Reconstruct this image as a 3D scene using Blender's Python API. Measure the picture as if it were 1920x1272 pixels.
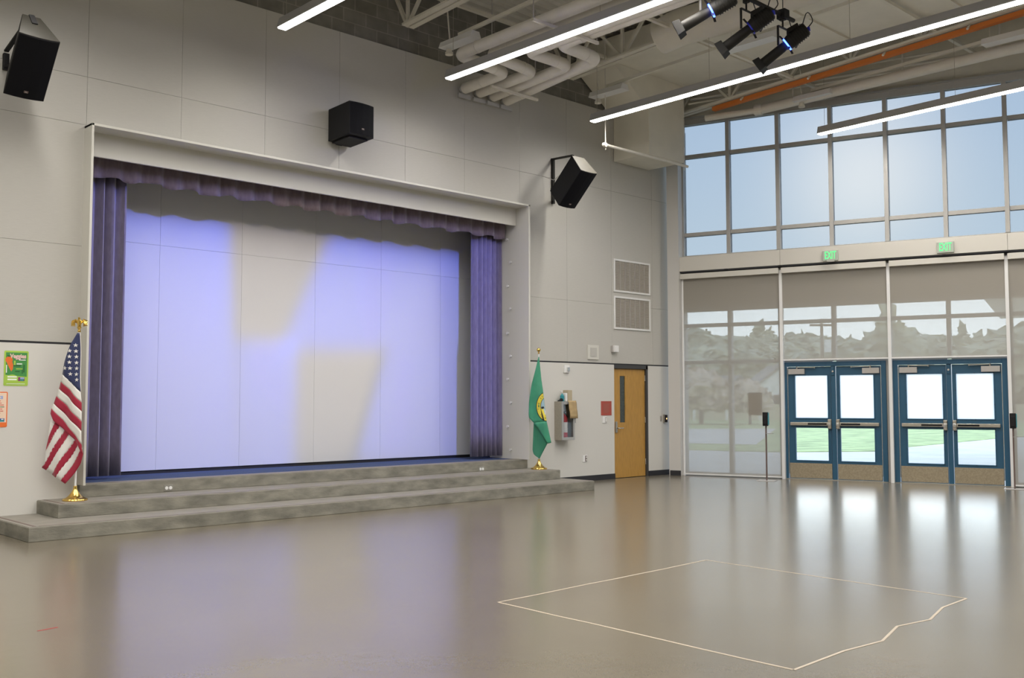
import bpy, bmesh, math, random
from mathutils import Vector, Matrix, noise
random.seed(7)
PI = math.pi
for o in list(bpy.data.objects): bpy.data.objects.remove(o)
SC = bpy.context.scene
COL = SC.collection

# ---------------------------------------------------------------- camera
cam_d = bpy.data.cameras.new('camera'); cam = bpy.data.objects.new('camera', cam_d); COL.objects.link(cam)
_fw = Vector((0.68826187, 0.72286218, 0.06136672)); _R = Vector((0.72426633, -0.68951969, -0.00093196)); _U = Vector((-0.04163988, -0.04508728, 0.99811485))
_m = Matrix((_R, _U, -_fw)).transposed().to_4x4(); _m.translation = (-3.42481881, -12.38925067, 1.46566119)
cam.matrix_world = _m
cam_d.sensor_width = 36; cam_d.lens = 1881.455 / 1920 * 36; cam_d.clip_end = 600; cam_d.clip_start = .05
SC.camera = cam

# ---------------------------------------------------------------- world: bright hazy sky, sun veiled behind thin cloud
SUN = Vector((0.8717, 0.4412, 0.2131)).normalized()
w = bpy.data.worlds.new('world'); SC.world = w; w.use_nodes = True
nt = w.node_tree; nt.nodes.clear()
def N(nt, t, **k):
    n = nt.nodes.new(t)
    for a, b in k.items(): setattr(n, a, b)
    return n
out = N(nt, 'ShaderNodeOutputWorld'); bg = N(nt, 'ShaderNodeBackground'); tc = N(nt, 'ShaderNodeTexCoord')
sep = N(nt, 'ShaderNodeSeparateXYZ'); nt.links.new(tc.outputs['Generated'], sep.inputs[0])
rmp = N(nt, 'ShaderNodeValToRGB'); nt.links.new(sep.outputs[2], rmp.inputs[0])
rmp.color_ramp.elements[0].position = 0.0; rmp.color_ramp.elements[0].color = (.86, .95, 1.0, 1)
rmp.color_ramp.elements[1].position = 1.0; rmp.color_ramp.elements[1].color = (.32, .42, .62, 1)
e = rmp.color_ramp.elements.new(.14); e.color = (.72, .84, .95, 1)
e = rmp.color_ramp.elements.new(.38); e.color = (.50, .66, .92, 1)
dot = N(nt, 'ShaderNodeVectorMath', operation='DOT_PRODUCT'); nt.links.new(tc.outputs['Generated'], dot.inputs[0]); dot.inputs[1].default_value = SUN
pw = N(nt, 'ShaderNodeMath', operation='POWER', use_clamp=True); nt.links.new(dot.outputs['Value'], pw.inputs[0]); pw.inputs[1].default_value = 380
mul = N(nt, 'ShaderNodeMixRGB', blend_type='ADD'); mul.inputs[2].default_value = (.46, .33, .18, 1)
nt.links.new(pw.outputs[0], mul.inputs[0]); nt.links.new(rmp.outputs[0], mul.inputs[1])
nt.links.new(mul.outputs[0], bg.inputs[0]); bg.inputs[1].default_value = 2.3
nt.links.new(bg.outputs[0], out.inputs[0])

SC.view_settings.view_transform = 'Standard'; SC.view_settings.look = 'None'; SC.view_settings.gamma = 1
SC.view_settings.use_curve_mapping = False; SC.view_settings.exposure = 1.0
SC.cycles.use_denoising = True; SC.cycles.max_bounces = 10; SC.cycles.diffuse_bounces = 5; SC.cycles.transparent_max_bounces = 16
SC.cycles.sample_clamp_indirect = 6
LENS = 10.0      # radiance of the linear lamps' lenses
LAMP_W = 106.0   # power of the light each one throws downward

# ---------------------------------------------------------------- materials
M = {}
def mat(name, col, rough=.6, metal=0, spec=.5, nscale=0, namt=0, bump=0, bscale=60, emit=0, stretch=None, sheen=0):
    m = bpy.data.materials.new(name); m.use_nodes = True; t = m.node_tree; b = t.nodes['Principled BSDF']
    b.inputs['Base Color'].default_value = (*col, 1); b.inputs['Roughness'].default_value = rough; b.inputs['Metallic'].default_value = metal
    b.inputs['Specular IOR Level'].default_value = spec
    if sheen: b.inputs['Sheen Weight'].default_value = sheen
    if emit: b.inputs['Emission Color'].default_value = (*col, 1); b.inputs['Emission Strength'].default_value = emit
    if nscale or bump:
        c = N(t, 'ShaderNodeTexCoord'); mp = N(t, 'ShaderNodeMapping'); t.links.new(c.outputs['Object'], mp.inputs[0])
        if stretch: mp.inputs['Scale'].default_value = stretch
    if nscale:
        n = N(t, 'ShaderNodeTexNoise'); n.inputs['Scale'].default_value = nscale; n.inputs['Detail'].default_value = 6; t.links.new(mp.outputs[0], n.inputs['Vector'])
        r = N(t, 'ShaderNodeValToRGB'); t.links.new(n.outputs[0], r.inputs[0])
        r.color_ramp.elements[0].position = .3; r.color_ramp.elements[1].position = .7
        r.color_ramp.elements[0].color = (*[x * (1 - namt) for x in col], 1); r.color_ramp.elements[1].color = (*[min(1, x * (1 + namt)) for x in col], 1)
        t.links.new(r.outputs[0], b.inputs['Base Color'])
    if bump:
        n2 = N(t, 'ShaderNodeTexNoise'); n2.inputs['Scale'].default_value = bscale; n2.inputs['Detail'].default_value = 3; t.links.new(mp.outputs[0], n2.inputs['Vector'])
        bp = N(t, 'ShaderNodeBump'); bp.inputs['Strength'].default_value = bump; bp.inputs['Distance'].default_value = .01
        t.links.new(n2.outputs[0], bp.inputs['Height']); t.links.new(bp.outputs[0], b.inputs['Normal'])
    M[name] = m; return m
mat('fabric_panel', (.48, .47, .435), .9, spec=.2, nscale=30, namt=.03, stretch=(.3, .3, 6))
mat('white_panel', (.61, .60, .565), .55, spec=.4)
mat('groove', (.45, .44, .40), .9)
mat('black_reveal', (.02, .02, .025), .6)
mat('trim_paint', (.60, .59, .54), .5, spec=.4)
mat('jamb_paint', (.55, .54, .52), .5)
mat('concrete', (.20, .192, .158), .75, nscale=3.5, namt=.33, bump=.25, bscale=25, stretch=(1, 1, 2.5))
mat('tread', (.235, .22, .19), .6, nscale=5, namt=.1)
mat('nosing', (.13, .09, .08), .6)
mat('carpet_blue', (.035, .06, .15), .95, nscale=90, namt=.3, bump=.3, bscale=200)
mat('velour', (.16, .14, .20), .85, spec=.2, nscale=25, namt=.12, sheen=.35, stretch=(1, 1, .3))  # extra blue in the cloth colour paints in the blue stage light
mat('velour_valance', (.16, .125, .14), .85, spec=.2, nscale=25, namt=.15, sheen=.35, stretch=(1, 1, .3))
mat('wall_folding', (.55, .56, .58), .6, spec=.3)  # slight blue tint stands in for scattered blue stage light
mat('oak', (.43, .235, .05), .45, nscale=14, namt=.14, stretch=(6, 6, .5))
mat('door_frame_dark', (.045, .045, .045), .5)
mat('blue_paint', (.018, .082, .15), .38, spec=.5, nscale=2, namt=.08)
mat('steel', (.46, .43, .37), .38, metal=.9, nscale=60, namt=.08)
mat('chrome', (.72, .72, .70), .22, metal=1)
mat('kick_steel', (.42, .36, .26), .42, metal=.85, nscale=50, namt=.15)
mat('closer_grey', (.42, .40, .38), .5)
mat('black_plastic', (.010, .010, .011), .7, spec=.3)
mat('grille_black', (.004, .004, .006), .85, spec=.2, bump=.3, bscale=400)
mat('speaker_top_dim', (.018, .016, .011), .5, nscale=20, namt=.1); mat('speaker_top_lit', (.10, .092, .07), .5, nscale=20, namt=.1)  # loudspeaker tops: the lighter copy has lamp light painted into its colour
mat('alu', (.40, .40, .39), .4, metal=.3)
mat('alu_frame', (.38, .37, .35), .45, metal=.0)
mat('shade_post', (.72, .72, .72), .45)
mat('beam_paint', (.58, .56, .51), .5)
mat('cream', (.68, .65, .56), .55, nscale=3, namt=.04)
mat('cream_pipe', (.70, .67, .60), .5, nscale=6, namt=.04)
mat('deck', (.58, .56, .50), .6, nscale=2, namt=.06)
mat('orange', (.62, .18, .03), .5)
mat('white_gloss', (.75, .75, .74), .35)
mat('housing', (.45, .45, .45), .45, metal=.2)
mat('tape', (.40, .34, .27), .6)
mat('tape_red', (.35, .03, .04), .6)
mat('brass', (.85, .58, .16), .18, metal=1)
mat('white_metal', (.75, .75, .75), .3)
mat('flag_red', (.33, .008, .035), .7, sheen=.2); mat('flag_white', (.72, .71, .68), .7, sheen=.2); mat('flag_navy', (.02, .03, .10), .7, sheen=.2)
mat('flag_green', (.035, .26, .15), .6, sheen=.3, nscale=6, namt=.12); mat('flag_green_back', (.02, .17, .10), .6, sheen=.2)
mat('seal_yellow', (.72, .60, .06), .6); mat('seal_sky', (.30, .45, .52), .6); mat('ink', (.015, .015, .02), .6); mat('seal_green', (.10, .22, .08), .6)
mat('poster_green', (.06, .27, .07), .4); mat('poster_lime', (.38, .58, .08), .4); mat('poster_pink', (.80, .55, .52), .5)
mat('poster_orange', (.75, .16, .03), .45); mat('poster_peach', (.80, .62, .48), .5); mat('poster_dark', (.015, .10, .03), .5); mat('poster_navy', (.05, .07, .28), .5)
mat('poster_purple', (.22, .04, .16), .5); mat('poster_teal', (.03, .30, .28), .5); mat('poster_white', (.85, .88, .85), .5); mat('poster_red', (.55, .06, .04), .5); mat('poster_blue', (.30, .40, .70), .5)
mat('red_sign', (.38, .07, .05), .5); mat('red_sign_text', (.30, .12, .09), .6)
mat('outlet_grey', (.30, .29, .26), .4, metal=.5)
mat('louver', (.42, .39, .34), .6)
mat('dark', (.015, .015, .015), .7)
mat('kraft', (.45, .33, .17), .8, nscale=10, namt=.15); mat('tissue_box', (.42, .36, .25), .8)
mat('teal_plastic', (.03, .25, .30), .4); mat('ext_red', (.45, .02, .03), .3); mat('ext_label', (.65, .6, .58), .5)
mat('lite_glass', (.045, .055, .05), .25, nscale=60, namt=.4)
mat('paper', (.12, .12, .12), .8)
mat('exit_green', (.06, .75, .18), .5, emit=.75); mat('exit_plate', (.40, .44, .38), .4)
mat('led_blue', (.04, .10, 1.0), .5, emit=6)
mat('blue_connector', (.02, .03, .55), .4)
mat('lamp_black', (.013, .012, .010), .6, spec=.3)
mat('lens_glass', (.20, .18, .14), .25)
mat('amber_led', (1.0, .35, .12), .4, emit=2.5)
mat('grass', (.36, .42, .17), .9, nscale=1.2, namt=.35)
mat('asphalt', (.58, .54, .47), .8, nscale=.8, namt=.1)
mat('field', (.45, .40, .27), .9, nscale=.1, namt=.2)
mat('leaf', (.40, .40, .27), .9, nscale=.6, namt=.4); mat('leaf_autumn', (.50, .40, .30), .9, nscale=.6, namt=.4); mat('bark', (.06, .045, .03), .9)  # leaf colour raised well above real foliage to paint in glare haze
mat('house_wall', (.80, .78, .72), .8); mat('house_roof', (.22, .21, .19), .8); mat('canopy_white', (.75, .72, .6), .6)
mat('wood_pole', (.16, .12, .08), .8)

def mat_floor():
    m = bpy.data.materials.new('floor_linoleum'); m.use_nodes = True; t = m.node_tree; b = t.nodes['Principled BSDF']
    c = N(t, 'ShaderNodeTexCoord')
    n = N(t, 'ShaderNodeTexNoise'); n.inputs['Scale'].default_value = 1.1; n.inputs['Detail'].default_value = 8; t.links.new(c.outputs['Object'], n.inputs['Vector'])
    r = N(t, 'ShaderNodeValToRGB'); t.links.new(n.outputs[0], r.inputs[0])
    r.color_ramp.elements[0].position = .3; r.color_ramp.elements[0].color = (.143, .124, .092, 1)
    r.color_ramp.elements[1].position = .7; r.color_ramp.elements[1].color = (.166, .145, .108, 1)
    n3 = N(t, 'ShaderNodeTexNoise'); n3.inputs['Scale'].default_value = 120; n3.inputs['Detail'].default_value = 2; t.links.new(c.outputs['Object'], n3.inputs['Vector'])
    mx = N(t, 'ShaderNodeMixRGB', blend_type='MULTIPLY'); mx.inputs[0].default_value = .25
    r3 = N(t, 'ShaderNodeValToRGB'); t.links.new(n3.outputs[0], r3.inputs[0]); r3.color_ramp.elements[0].color = (.75, .75, .75, 1); r3.color_ramp.elements[0].position = .35; r3.color_ramp.elements[1].position = .6
    t.links.new(r.outputs[0], mx.inputs[1]); t.links.new(r3.outputs[0], mx.inputs[2]); t.links.new(mx.outputs[0], b.inputs['Base Color'])
    b.inputs['Roughness'].default_value = .21; b.inputs['Specular IOR Level'].default_value = .75
    n2 = N(t, 'ShaderNodeTexNoise'); n2.inputs['Scale'].default_value = 9; n2.inputs['Detail'].default_value = 4; t.links.new(c.outputs['Object'], n2.inputs['Vector'])
    bp = N(t, 'ShaderNodeBump'); bp.inputs['Strength'].default_value = .06; bp.inputs['Distance'].default_value = .01
    t.links.new(n2.outputs[0], bp.inputs['Height']); t.links.new(bp.outputs[0], b.inputs['Normal'])
    M['floor'] = m
mat_floor()
def mat_block():
    m = bpy.data.materials.new('concrete_block'); m.use_nodes = True; t = m.node_tree; b = t.nodes['Principled BSDF']
    c = N(t, 'ShaderNodeTexCoord'); s = N(t, 'ShaderNodeSeparateXYZ'); cb = N(t, 'ShaderNodeCombineXYZ')
    t.links.new(c.outputs['Object'], s.inputs[0]); t.links.new(s.outputs[0], cb.inputs[0]); t.links.new(s.outputs[2], cb.inputs[1])
    br = N(t, 'ShaderNodeTexBrick'); t.links.new(cb.outputs[0], br.inputs[0]); br.inputs['Scale'].default_value = 1
    br.inputs['Brick Width'].default_value = .41; br.inputs['Row Height'].default_value = .205; br.inputs['Mortar Size'].default_value = .007
    br.inputs['Color1'].default_value = (.22, .21, .185, 1); br.inputs['Color2'].default_value = (.27, .26, .23, 1); br.inputs['Mortar'].default_value = (.36, .345, .30, 1)
    n = N(t, 'ShaderNodeTexNoise'); n.inputs['Scale'].default_value = 5; t.links.new(c.outputs['Object'], n.inputs['Vector'])
    mx = N(t, 'ShaderNodeMixRGB', blend_type='MULTIPLY'); mx.inputs[0].default_value = .5; t.links.new(br.outputs[0], mx.inputs[1]); t.links.new(n.outputs[0], mx.inputs[2])
    t.links.new(mx.outputs[0], b.inputs['Base Color']); b.inputs['Roughness'].default_value = .9; M['block'] = m
mat_block()
def mat_pane(name, trans, haze, gloss=.05):
    m = bpy.data.materials.new(name); m.use_nodes = True; t = m.node_tree; t.nodes.clear()
    o = N(t, 'ShaderNodeOutputMaterial'); a = N(t, 'ShaderNodeBsdfTransparent'); a.inputs[0].default_value = (*trans, 1)
    tr = N(t, 'ShaderNodeBsdfTranslucent'); tr.inputs[0].default_value = (.90, .89, .87, 1)
    g = N(t, 'ShaderNodeBsdfGlossy'); g.inputs['Roughness'].default_value = .05
    x1 = N(t, 'ShaderNodeMixShader'); x1.inputs[0].default_value = haze; t.links.new(a.outputs[0], x1.inputs[1]); t.links.new(tr.outputs[0], x1.inputs[2])
    x2 = N(t, 'ShaderNodeMixShader'); x2.inputs[0].default_value = gloss; t.links.new(x1.outputs[0], x2.inputs[1]); t.links.new(g.outputs[0], x2.inputs[2])
    t.links.new(x2.outputs[0], o.inputs[0]); M[name] = m
mat_pane('glass_clear', (.90, .91, .90), 0)
mat_pane('glass_frosted', (.3, .3, .3), .97, .03)
mat_pane('glass_clerestory', (.375, .39, .40), .02, 0)
def mat_shade():
    m = bpy.data.materials.new('mesh_shade'); m.use_nodes = True; t = m.node_tree; t.nodes.clear()
    o = N(t, 'ShaderNodeOutputMaterial'); a = N(t, 'ShaderNodeBsdfTransparent'); a.inputs[0].default_value = (.95, .97, 1, 1)
    d = N(t, 'ShaderNodeBsdfDiffuse'); d.inputs[0].default_value = (.385, .36, .32, 1)
    tr = N(t, 'ShaderNodeBsdfTranslucent'); tr.inputs[0].default_value = (.5, .5, .45, 1)
    x0 = N(t, 'ShaderNodeMixShader'); x0.inputs[0].default_value = .13; t.links.new(d.outputs[0], x0.inputs[1]); t.links.new(tr.outputs[0], x0.inputs[2])
    c = N(t, 'ShaderNodeTexCoord'); s = N(t, 'ShaderNodeTexNoise'); s.inputs['Scale'].default_value = 260; t.links.new(c.outputs['Object'], s.inputs['Vector'])
    mr = N(t, 'ShaderNodeMapRange'); mr.inputs[3].default_value = .77; mr.inputs[4].default_value = .88; t.links.new(s.outputs[0], mr.inputs[0])
    x = N(t, 'ShaderNodeMixShader'); t.links.new(mr.outputs[0], x.inputs[0]); t.links.new(a.outputs[0], x.inputs[1]); t.links.new(x0.outputs[0], x.inputs[2])
    t.links.new(x.outputs[0], o.inputs[0]); M['shade'] = m
mat_shade()
def mat_emit(name, col, s):
    m = bpy.data.materials.new(name); m.use_nodes = True; t = m.node_tree; t.nodes.clear()
    o = N(t, 'ShaderNodeOutputMaterial'); e = N(t, 'ShaderNodeEmission'); e.inputs[0].default_value = (*col, 1); e.inputs[1].default_value = s
    t.links.new(e.outputs[0], o.inputs[0]); M[name] = m
mat_emit('lens_led', (1, .955, .90), LENS)

# ---------------------------------------------------------------- mesh helpers
class MB:
    def __init__(s): s.v = []; s.f = []; s.m = []; s.ms = []; s.cur = 0
    def use(s, name):
        if name not in s.ms: s.ms.append(name)
        s.cur = s.ms.index(name); return s
    def add(s, vs, fs):
        b = len(s.v); s.v += [tuple(p) for p in vs]
        for f in fs: s.f.append([b + i for i in f]); s.m.append(s.cur)
        return s
    def box(s, x0, x1, y0, y1, z0, z1):
        if x0 > x1: x0, x1 = x1, x0
        if y0 > y1: y0, y1 = y1, y0
        if z0 > z1: z0, z1 = z1, z0
        return s.add([(x0,y0,z0),(x1,y0,z0),(x1,y1,z0),(x0,y1,z0),(x0,y0,z1),(x1,y0,z1),(x1,y1,z1),(x0,y1,z1)],
              [(0,3,2,1),(4,5,6,7),(0,1,5,4),(1,2,6,5),(2,3,7,6),(3,0,4,7)])
    def bar(s, p, q, a, b, up=(0,0,1)):      # rectangular bar from p to q, a wide, b high
        p = Vector(p); q = Vector(q); d = (q - p).normalized(); u = Vector(up)
        if abs(d.dot(u)) > .95: u = Vector((1,0,0))
        r = d.cross(u).normalized(); u = r.cross(d); vs = []
        for c in (p, q):
            for i, j in ((-1,-1),(1,-1),(1,1),(-1,1)): vs.append(c + r*i*a/2 + u*j*b/2)
        return s.add(vs, [(0,1,2,3),(7,6,5,4),(0,4,5,1),(1,5,6,2),(2,6,7,3),(3,7,4,0)])
    def tube(s, pts, r, n=12, cap=True):
        pts = [Vector(p) for p in pts]; rs = r if isinstance(r, (list, tuple)) else [r]*len(pts); rings = []; pr = None
        for i, p in enumerate(pts):
            d = ((pts[i+1]-p) if i == 0 else (p-pts[i-1]) if i == len(pts)-1 else (pts[i+1]-p).normalized()+(p-pts[i-1]).normalized()).normalized()
            if pr is None:
                pr = d.cross(Vector((0,0,1))) if abs(d.z) < .9 else d.cross(Vector((1,0,0)))
            pr = (pr - d*pr.dot(d)).normalized(); q = d.cross(pr)
            rings.append([p + (pr*math.cos(2*PI*k/n) + q*math.sin(2*PI*k/n))*rs[i] for k in range(n)])
        vs = [v for R_ in rings for v in R_]; fs = []
        for i in range(len(pts)-1):
            for k in range(n): fs.append((i*n+k, i*n+(k+1)%n, (i+1)*n+(k+1)%n, (i+1)*n+k))
        if cap: fs += [tuple(range(n))[::-1], tuple((len(pts)-1)*n+k for k in range(n))]
        return s.add(vs, fs)
    def lathe(s, prof, c=(0,0,0), n=32):
        vs = []; fs = []
        for r, z in prof: vs += [(c[0]+r*math.cos(2*PI*k/n), c[1]+r*math.sin(2*PI*k/n), c[2]+z) for k in range(n)]
        for i in range(len(prof)-1):
            for k in range(n): fs.append((i*n+k, i*n+(k+1)%n, (i+1)*n+(k+1)%n, (i+1)*n+k))
        return s.add(vs, fs)
    def prism(s, poly, a, b, f):             # polygon extruded; f(u, v, w) -> point
        n = len(poly); vs = [f(u, v, a) for u, v in poly] + [f(u, v, b) for u, v in poly]
        return s.add(vs, [tuple(range(n)), tuple(range(2*n-1, n-1, -1))] + [(i, i+n, (i+1)%n+n, (i+1)%n) for i in range(n)])
    def build(s, name, m=None, parent=None, bevel=0, smooth=False, solid=0):
        me = bpy.data.meshes.new(name); me.from_pydata(s.v, [], s.f)
        if m: me.materials.append(M[m])
        else:
            for k in s.ms: me.materials.append(M[k])
            for p, i in zip(me.polygons, s.m): p.material_index = i
        bm = bmesh.new(); bm.from_mesh(me)
        if not solid: bmesh.ops.recalc_face_normals(bm, faces=bm.faces)
        bm.to_mesh(me); bm.free()
        if smooth:
            for p in me.polygons: p.use_smooth = True
        o = bpy.data.objects.new(name, me); COL.objects.link(o)
        if parent: o.parent = parent
        if bevel:
            md = o.modifiers.new('bevel', 'BEVEL'); md.width = bevel; md.segments = 2; md.limit_method = 'ANGLE'
        if solid:
            md = o.modifiers.new('solid', 'SOLIDIFY'); md.thickness = solid; md.offset = 0
        if smooth and hasattr(me, 'set_sharp_from_angle'): me.set_sharp_from_angle(angle=math.radians(40))
        return o
def tag(o, label, cat, group=None, kind=None):
    if label: o['label'] = label
    if cat: o['category'] = cat
    if group: o['group'] = group
    if kind: o['kind'] = kind
    return o
def struct(o): o['kind'] = 'structure'; return o
def empty(name, loc=(0,0,0), rz=0, rot=None):
    o = bpy.data.objects.new(name, None); COL.objects.link(o); o.location = loc; o.rotation_euler = rot if rot else (0,0,rz); o.empty_display_size = .1; return o
def thing(name, label, cat, loc=(0,0,0), rz=0, group=None, rot=None): return tag(empty(name, loc, rz, rot), label, cat, group)
def copy_tree(o, parent=None):
    c = o.copy(); COL.objects.link(c)
    if parent: c.parent = parent
    for ch in list(o.children): copy_tree(ch, c)
    return c
def text_mesh(mb, s, size, place, depth=.002, bold=0, squeeze=1):
    cu = bpy.data.curves.new('t', 'FONT'); cu.body = s; cu.size = size; cu.align_x = 'CENTER'; cu.align_y = 'CENTER'; cu.extrude = depth/2; cu.offset = bold; cu.resolution_u = 3
    ob = bpy.data.objects.new('t', cu); COL.objects.link(ob); dg = bpy.context.evaluated_depsgraph_get()
    me = bpy.data.meshes.new_from_object(ob.evaluated_get(dg))
    mb.add([place(v.co.x*squeeze, v.co.y, v.co.z) for v in me.vertices], [tuple(p.vertices) for p in me.polygons])
    bpy.data.objects.remove(ob); bpy.data.curves.remove(cu); bpy.data.meshes.remove(me)

# window wall frame: local x = t along the wall toward the viewer's side, local y = outwards, z up
ANG = 0.304843; COR = 12.7372
TV = Vector((math.sin(ANG), -math.cos(ANG), 0)); NV = Vector((-math.cos(ANG), -math.sin(ANG), 0))
WROT = ANG - PI/2
def WP(t, off=0, z=0): p = Vector((COR,0,0)) + TV*t + NV*off; return (p.x, p.y, z)

# ================================================================ ROOM SHELL
XL, YB, H = -9.0, -17.5, 8.0
def far_x(y): return COR + math.tan(ANG)*(-y)
o = MB().add([(XL,0.3,0),(XL,YB,0),(far_x(YB),YB,0),(COR-.05,0.3,0)], [(0,1,2,3)]).add([(XL,0.3,-.2),(XL,YB,-.2),(far_x(YB),YB,-.2),(COR-.05,0.3,-.2)], [(3,2,1,0)]).build('floor', 'floor'); struct(o)
# stage wall: substrate, panels, block above
OX0, OX1, OZ0, OZ1 = 1.17, 8.545, .466, 4.80
mb = MB(); mb.use('groove')
mb.box(XL, OX0-.01, .02, .2, 0, 6.97).box(OX1+.01, 11.03, .02, .2, 0, 6.97).box(12.04, COR, .02, .2, 0, 6.97).box(11.03, 12.04, .02, .2, 2.146, 6.97).box(OX0-.01, OX1+.01, .02, .2, OZ1+.01, 6.97)
mb.use('block').box(XL, COR+.1, .04, .2, 6.97, 8.6)
def panels(x0, x1, z0, z1, xs, zs, matn, g=.0018, back=.03):
    mb.use(matn)
    xa = [x0]+[x for x in xs if x0+.05 < x < x1-.05]+[x1]; za = [z0]+[z for z in zs if z0+.05 < z < z1-.05]+[z1]
    for i in range(len(xa)-1):
        for j in range(len(za)-1): mb.box(xa[i]+g, xa[i+1]-g, 0, back, za[j]+g, za[j+1]-g)
DZ = 2.155
jx = [-8.6+1.232*k for k in range(18)] ; jx = [1.15+1.228*k for k in range(-9, 10)]
panels(XL, OX0-.01, DZ+.012, 6.97, jx, [3.35, 4.85, 5.45], 'fabric_panel')
panels(OX0-.01, OX1+.01, OZ1+.01, 6.97, jx, [5.45], 'fabric_panel')
panels(OX1+.01, COR, DZ+.012, 6.97, jx, [3.28, 5.45], 'fabric_panel')
panels(XL, OX0-.01, 0.0, DZ-.012, [], [], 'white_panel', 0)
panels(OX1+.01, 11.03, .0, DZ-.012, [], [], 'white_panel', 0)
panels(12.04, COR, .0, DZ-.012, [], [], 'white_panel', 0)
mb.use('black_reveal').box(XL, OX0-.01, .008, .03, DZ-.012, DZ+.012).box(OX1+.01, COR, .008, .03, DZ-.012, DZ+.012)
struct(mb.build('wall_front'))
struct(MB().box(8.98, 11.03, -.014, .0, 0, .1).box(12.04, COR, -.014, .0, 0, .1).build('baseboard_front', 'black_reveal'))
# side, rear walls, ceiling
struct(MB().box(XL-.2, XL, YB, .2, 0, 9).build('wall_left', 'fabric_panel'))
struct(MB().box(XL, far_x(YB)+1, YB-.2, YB, 0, 9).build('wall_rear', 'fabric_panel'))
mb = MB(); P = .2
n = int((0.2-YB)/P); prof = []
for k in range(n+1):
    y = .2 - k*P; z = H + .05*max(0,-y)
    prof += [(y, z), (y-.05, z+.0), (y-.07, z+.045), (y-.18, z+.045)]
vs = [(XL-.2, y, z) for y, z in prof] + [(far_x(y)+.1, y, z) for y, z in prof]; L = len(prof)
mb.add(vs, [(i, i+1, i+1+L, i+L) for i in range(L-1)])
mb.add([(XL-.2,.3,H+.3),(XL-.2,YB-.2,H+1.2),(far_x(YB)+.2,YB-.2,H+1.2),(far_x(0),.3,H+.3)], [(0,1,2,3)])
struct(mb.build('ceiling', 'deck'))

# ---------------------------------------------------------------- stage recess and portal
YS = 1.1
mb = MB(); mb.use('wall_folding')
xs = [-.1, 1.35, 2.62, 3.88, 5.15, 6.42, 7.69, 8.96, 9.6]
for i in range(len(xs)-1):
    mb.box(xs[i]+.0015, xs[i+1]-.0015, YS, YS+.06, .515, 3.639).box(xs[i]+.0015, xs[i+1]-.0015, YS, YS+.06, 3.642, 5.2)
mb.use('groove').box(-.1, 9.6, YS+.05, YS+.2, .3, 5.2).use('dark').box(-.1, 9.6, YS+.02, YS+.06, .46, .515)
struct(mb.build('wall_back'))
struct(MB().box(-.2, -.1, .2, 1.3, .3, 5.3).box(9.6, 9.7, .2, 1.3, .3, 5.3).box(-.2, 9.7, .2, 1.3, 5.2, 5.3).build('wall_stage_sides', 'dark'))
pt = empty('trim_1'); struct(pt)
mb = MB()
mb.box(1.14, 1.17, -.235, .4, OZ0, 4.83).box(OX1, 8.58, -.235, .75, OZ0, 4.83).box(1.14, 8.58, -.235, .2, OZ1, 4.83)
mb.build('casing', 'trim_paint', pt, bevel=.003)
MB().box(1.17, OX1-.002, .08, .12, 4.50, 4.80).build('header_panel', 'trim_paint', pt)
for i, (y, z) in enumerate([(.283,4.282),(.195,3.874),(.27,3.46),(.197,3.062),(.271,2.639),(.198,2.237),(.273,1.84),(.192,1.435),(.273,1.021),(.2,.624)]):
    MB().tube([(OX1,y,z),(OX1-.035,y,z)], [.016,.022], 10).build('hook_knob', 'white_gloss', pt, smooth=True)

# steps
st = thing('stage_steps', 'broad three tier concrete stage steps with dark nosing lines below the curtained stage', 'steps', (4.6, -.6, 0))
def lb(mb, x0, x1, y0, y1, z0, z1): return mb.box(x0-4.6, x1-4.6, y0+.6, y1+.6, z0, z1)
tiers = [(.19, 8.98, -1.32, 0, .155), (.70, 8.82, -.70, .155, .31), (1.165, 8.68, -.06, .31, .466)]
for x0, x1, yf, z0, z1 in tiers:
    m1 = MB(); lb(m1, x0, x1, yf, -.002, z0, z1-.004); s_ = m1.build('step', 'concrete', st, bevel=.006)
    m2 = MB(); lb(m2, x0+.01, x1-.01, yf+.012, -.003, z1-.004, z1); m2.build('tread', 'tread', s_)
    m3 = MB(); lb(m3, x0+.12, x1-.05, yf+.05, yf+.066, z1-.001, z1+.0015); lb(m3, x0+.06, x0+.09, yf+.05, -.01, z1-.001, z1+.0015); m3.build('nosing_strip', 'nosing', s_)
struct(MB().box(-.1, 9.6, .16, YS+.1, .40, .466).build('trim_2', 'carpet_blue'))
struct(MB().box(1.17, OX1, -.002, .16, .40, .466).build('trim_3', 'tread'))

# curtains
def pleat(x0, x1, y, z0, z1, n, amp, name, matn, label, scal=0, nz=10, seed=1, flare=0):
    rnd = random.Random(seed); K = n*10; vs = []; fs = []
    ph = [rnd.uniform(-.5,.5) for _ in range(n+2)]; am = [rnd.uniform(.6,1.2) for _ in range(n+2)]
    for j in range(nz+1):
        v = j/nz
        for i in range(K+1):
            u = i/K; c = u*n; k = int(c); fr = c-k; A = am[k]*(1-fr)+am[min(k+1,n+1)]*fr; Ph = ph[k]*(1-fr)+ph[min(k+1,n+1)]*fr
            s_ = math.sin(2*PI*c+Ph); yy = y + amp*A*(s_ + .25*math.sin(4*PI*c+1.3*Ph))*(.75+.25*v)
            zb = z0 - scal*(.5+.5*math.sin(2*PI*c*.5+Ph*2))
            vs.append((x0+(x1-x0)*u + flare*v*(1-u), yy, z1+(zb-z1)*v))
    for j in range(nz):
        for i in range(K): a = j*(K+1)+i; fs.append((a, a+1, a+K+2, a+K+1))
    o = MB().add(vs, fs).build(name, matn, None, smooth=True, solid=.008)
    return o
cl = pleat(1.19, 1.88, .52, .515, 4.6, 5, .055, 'stage_curtain', 'velour', '', seed=3)
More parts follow.
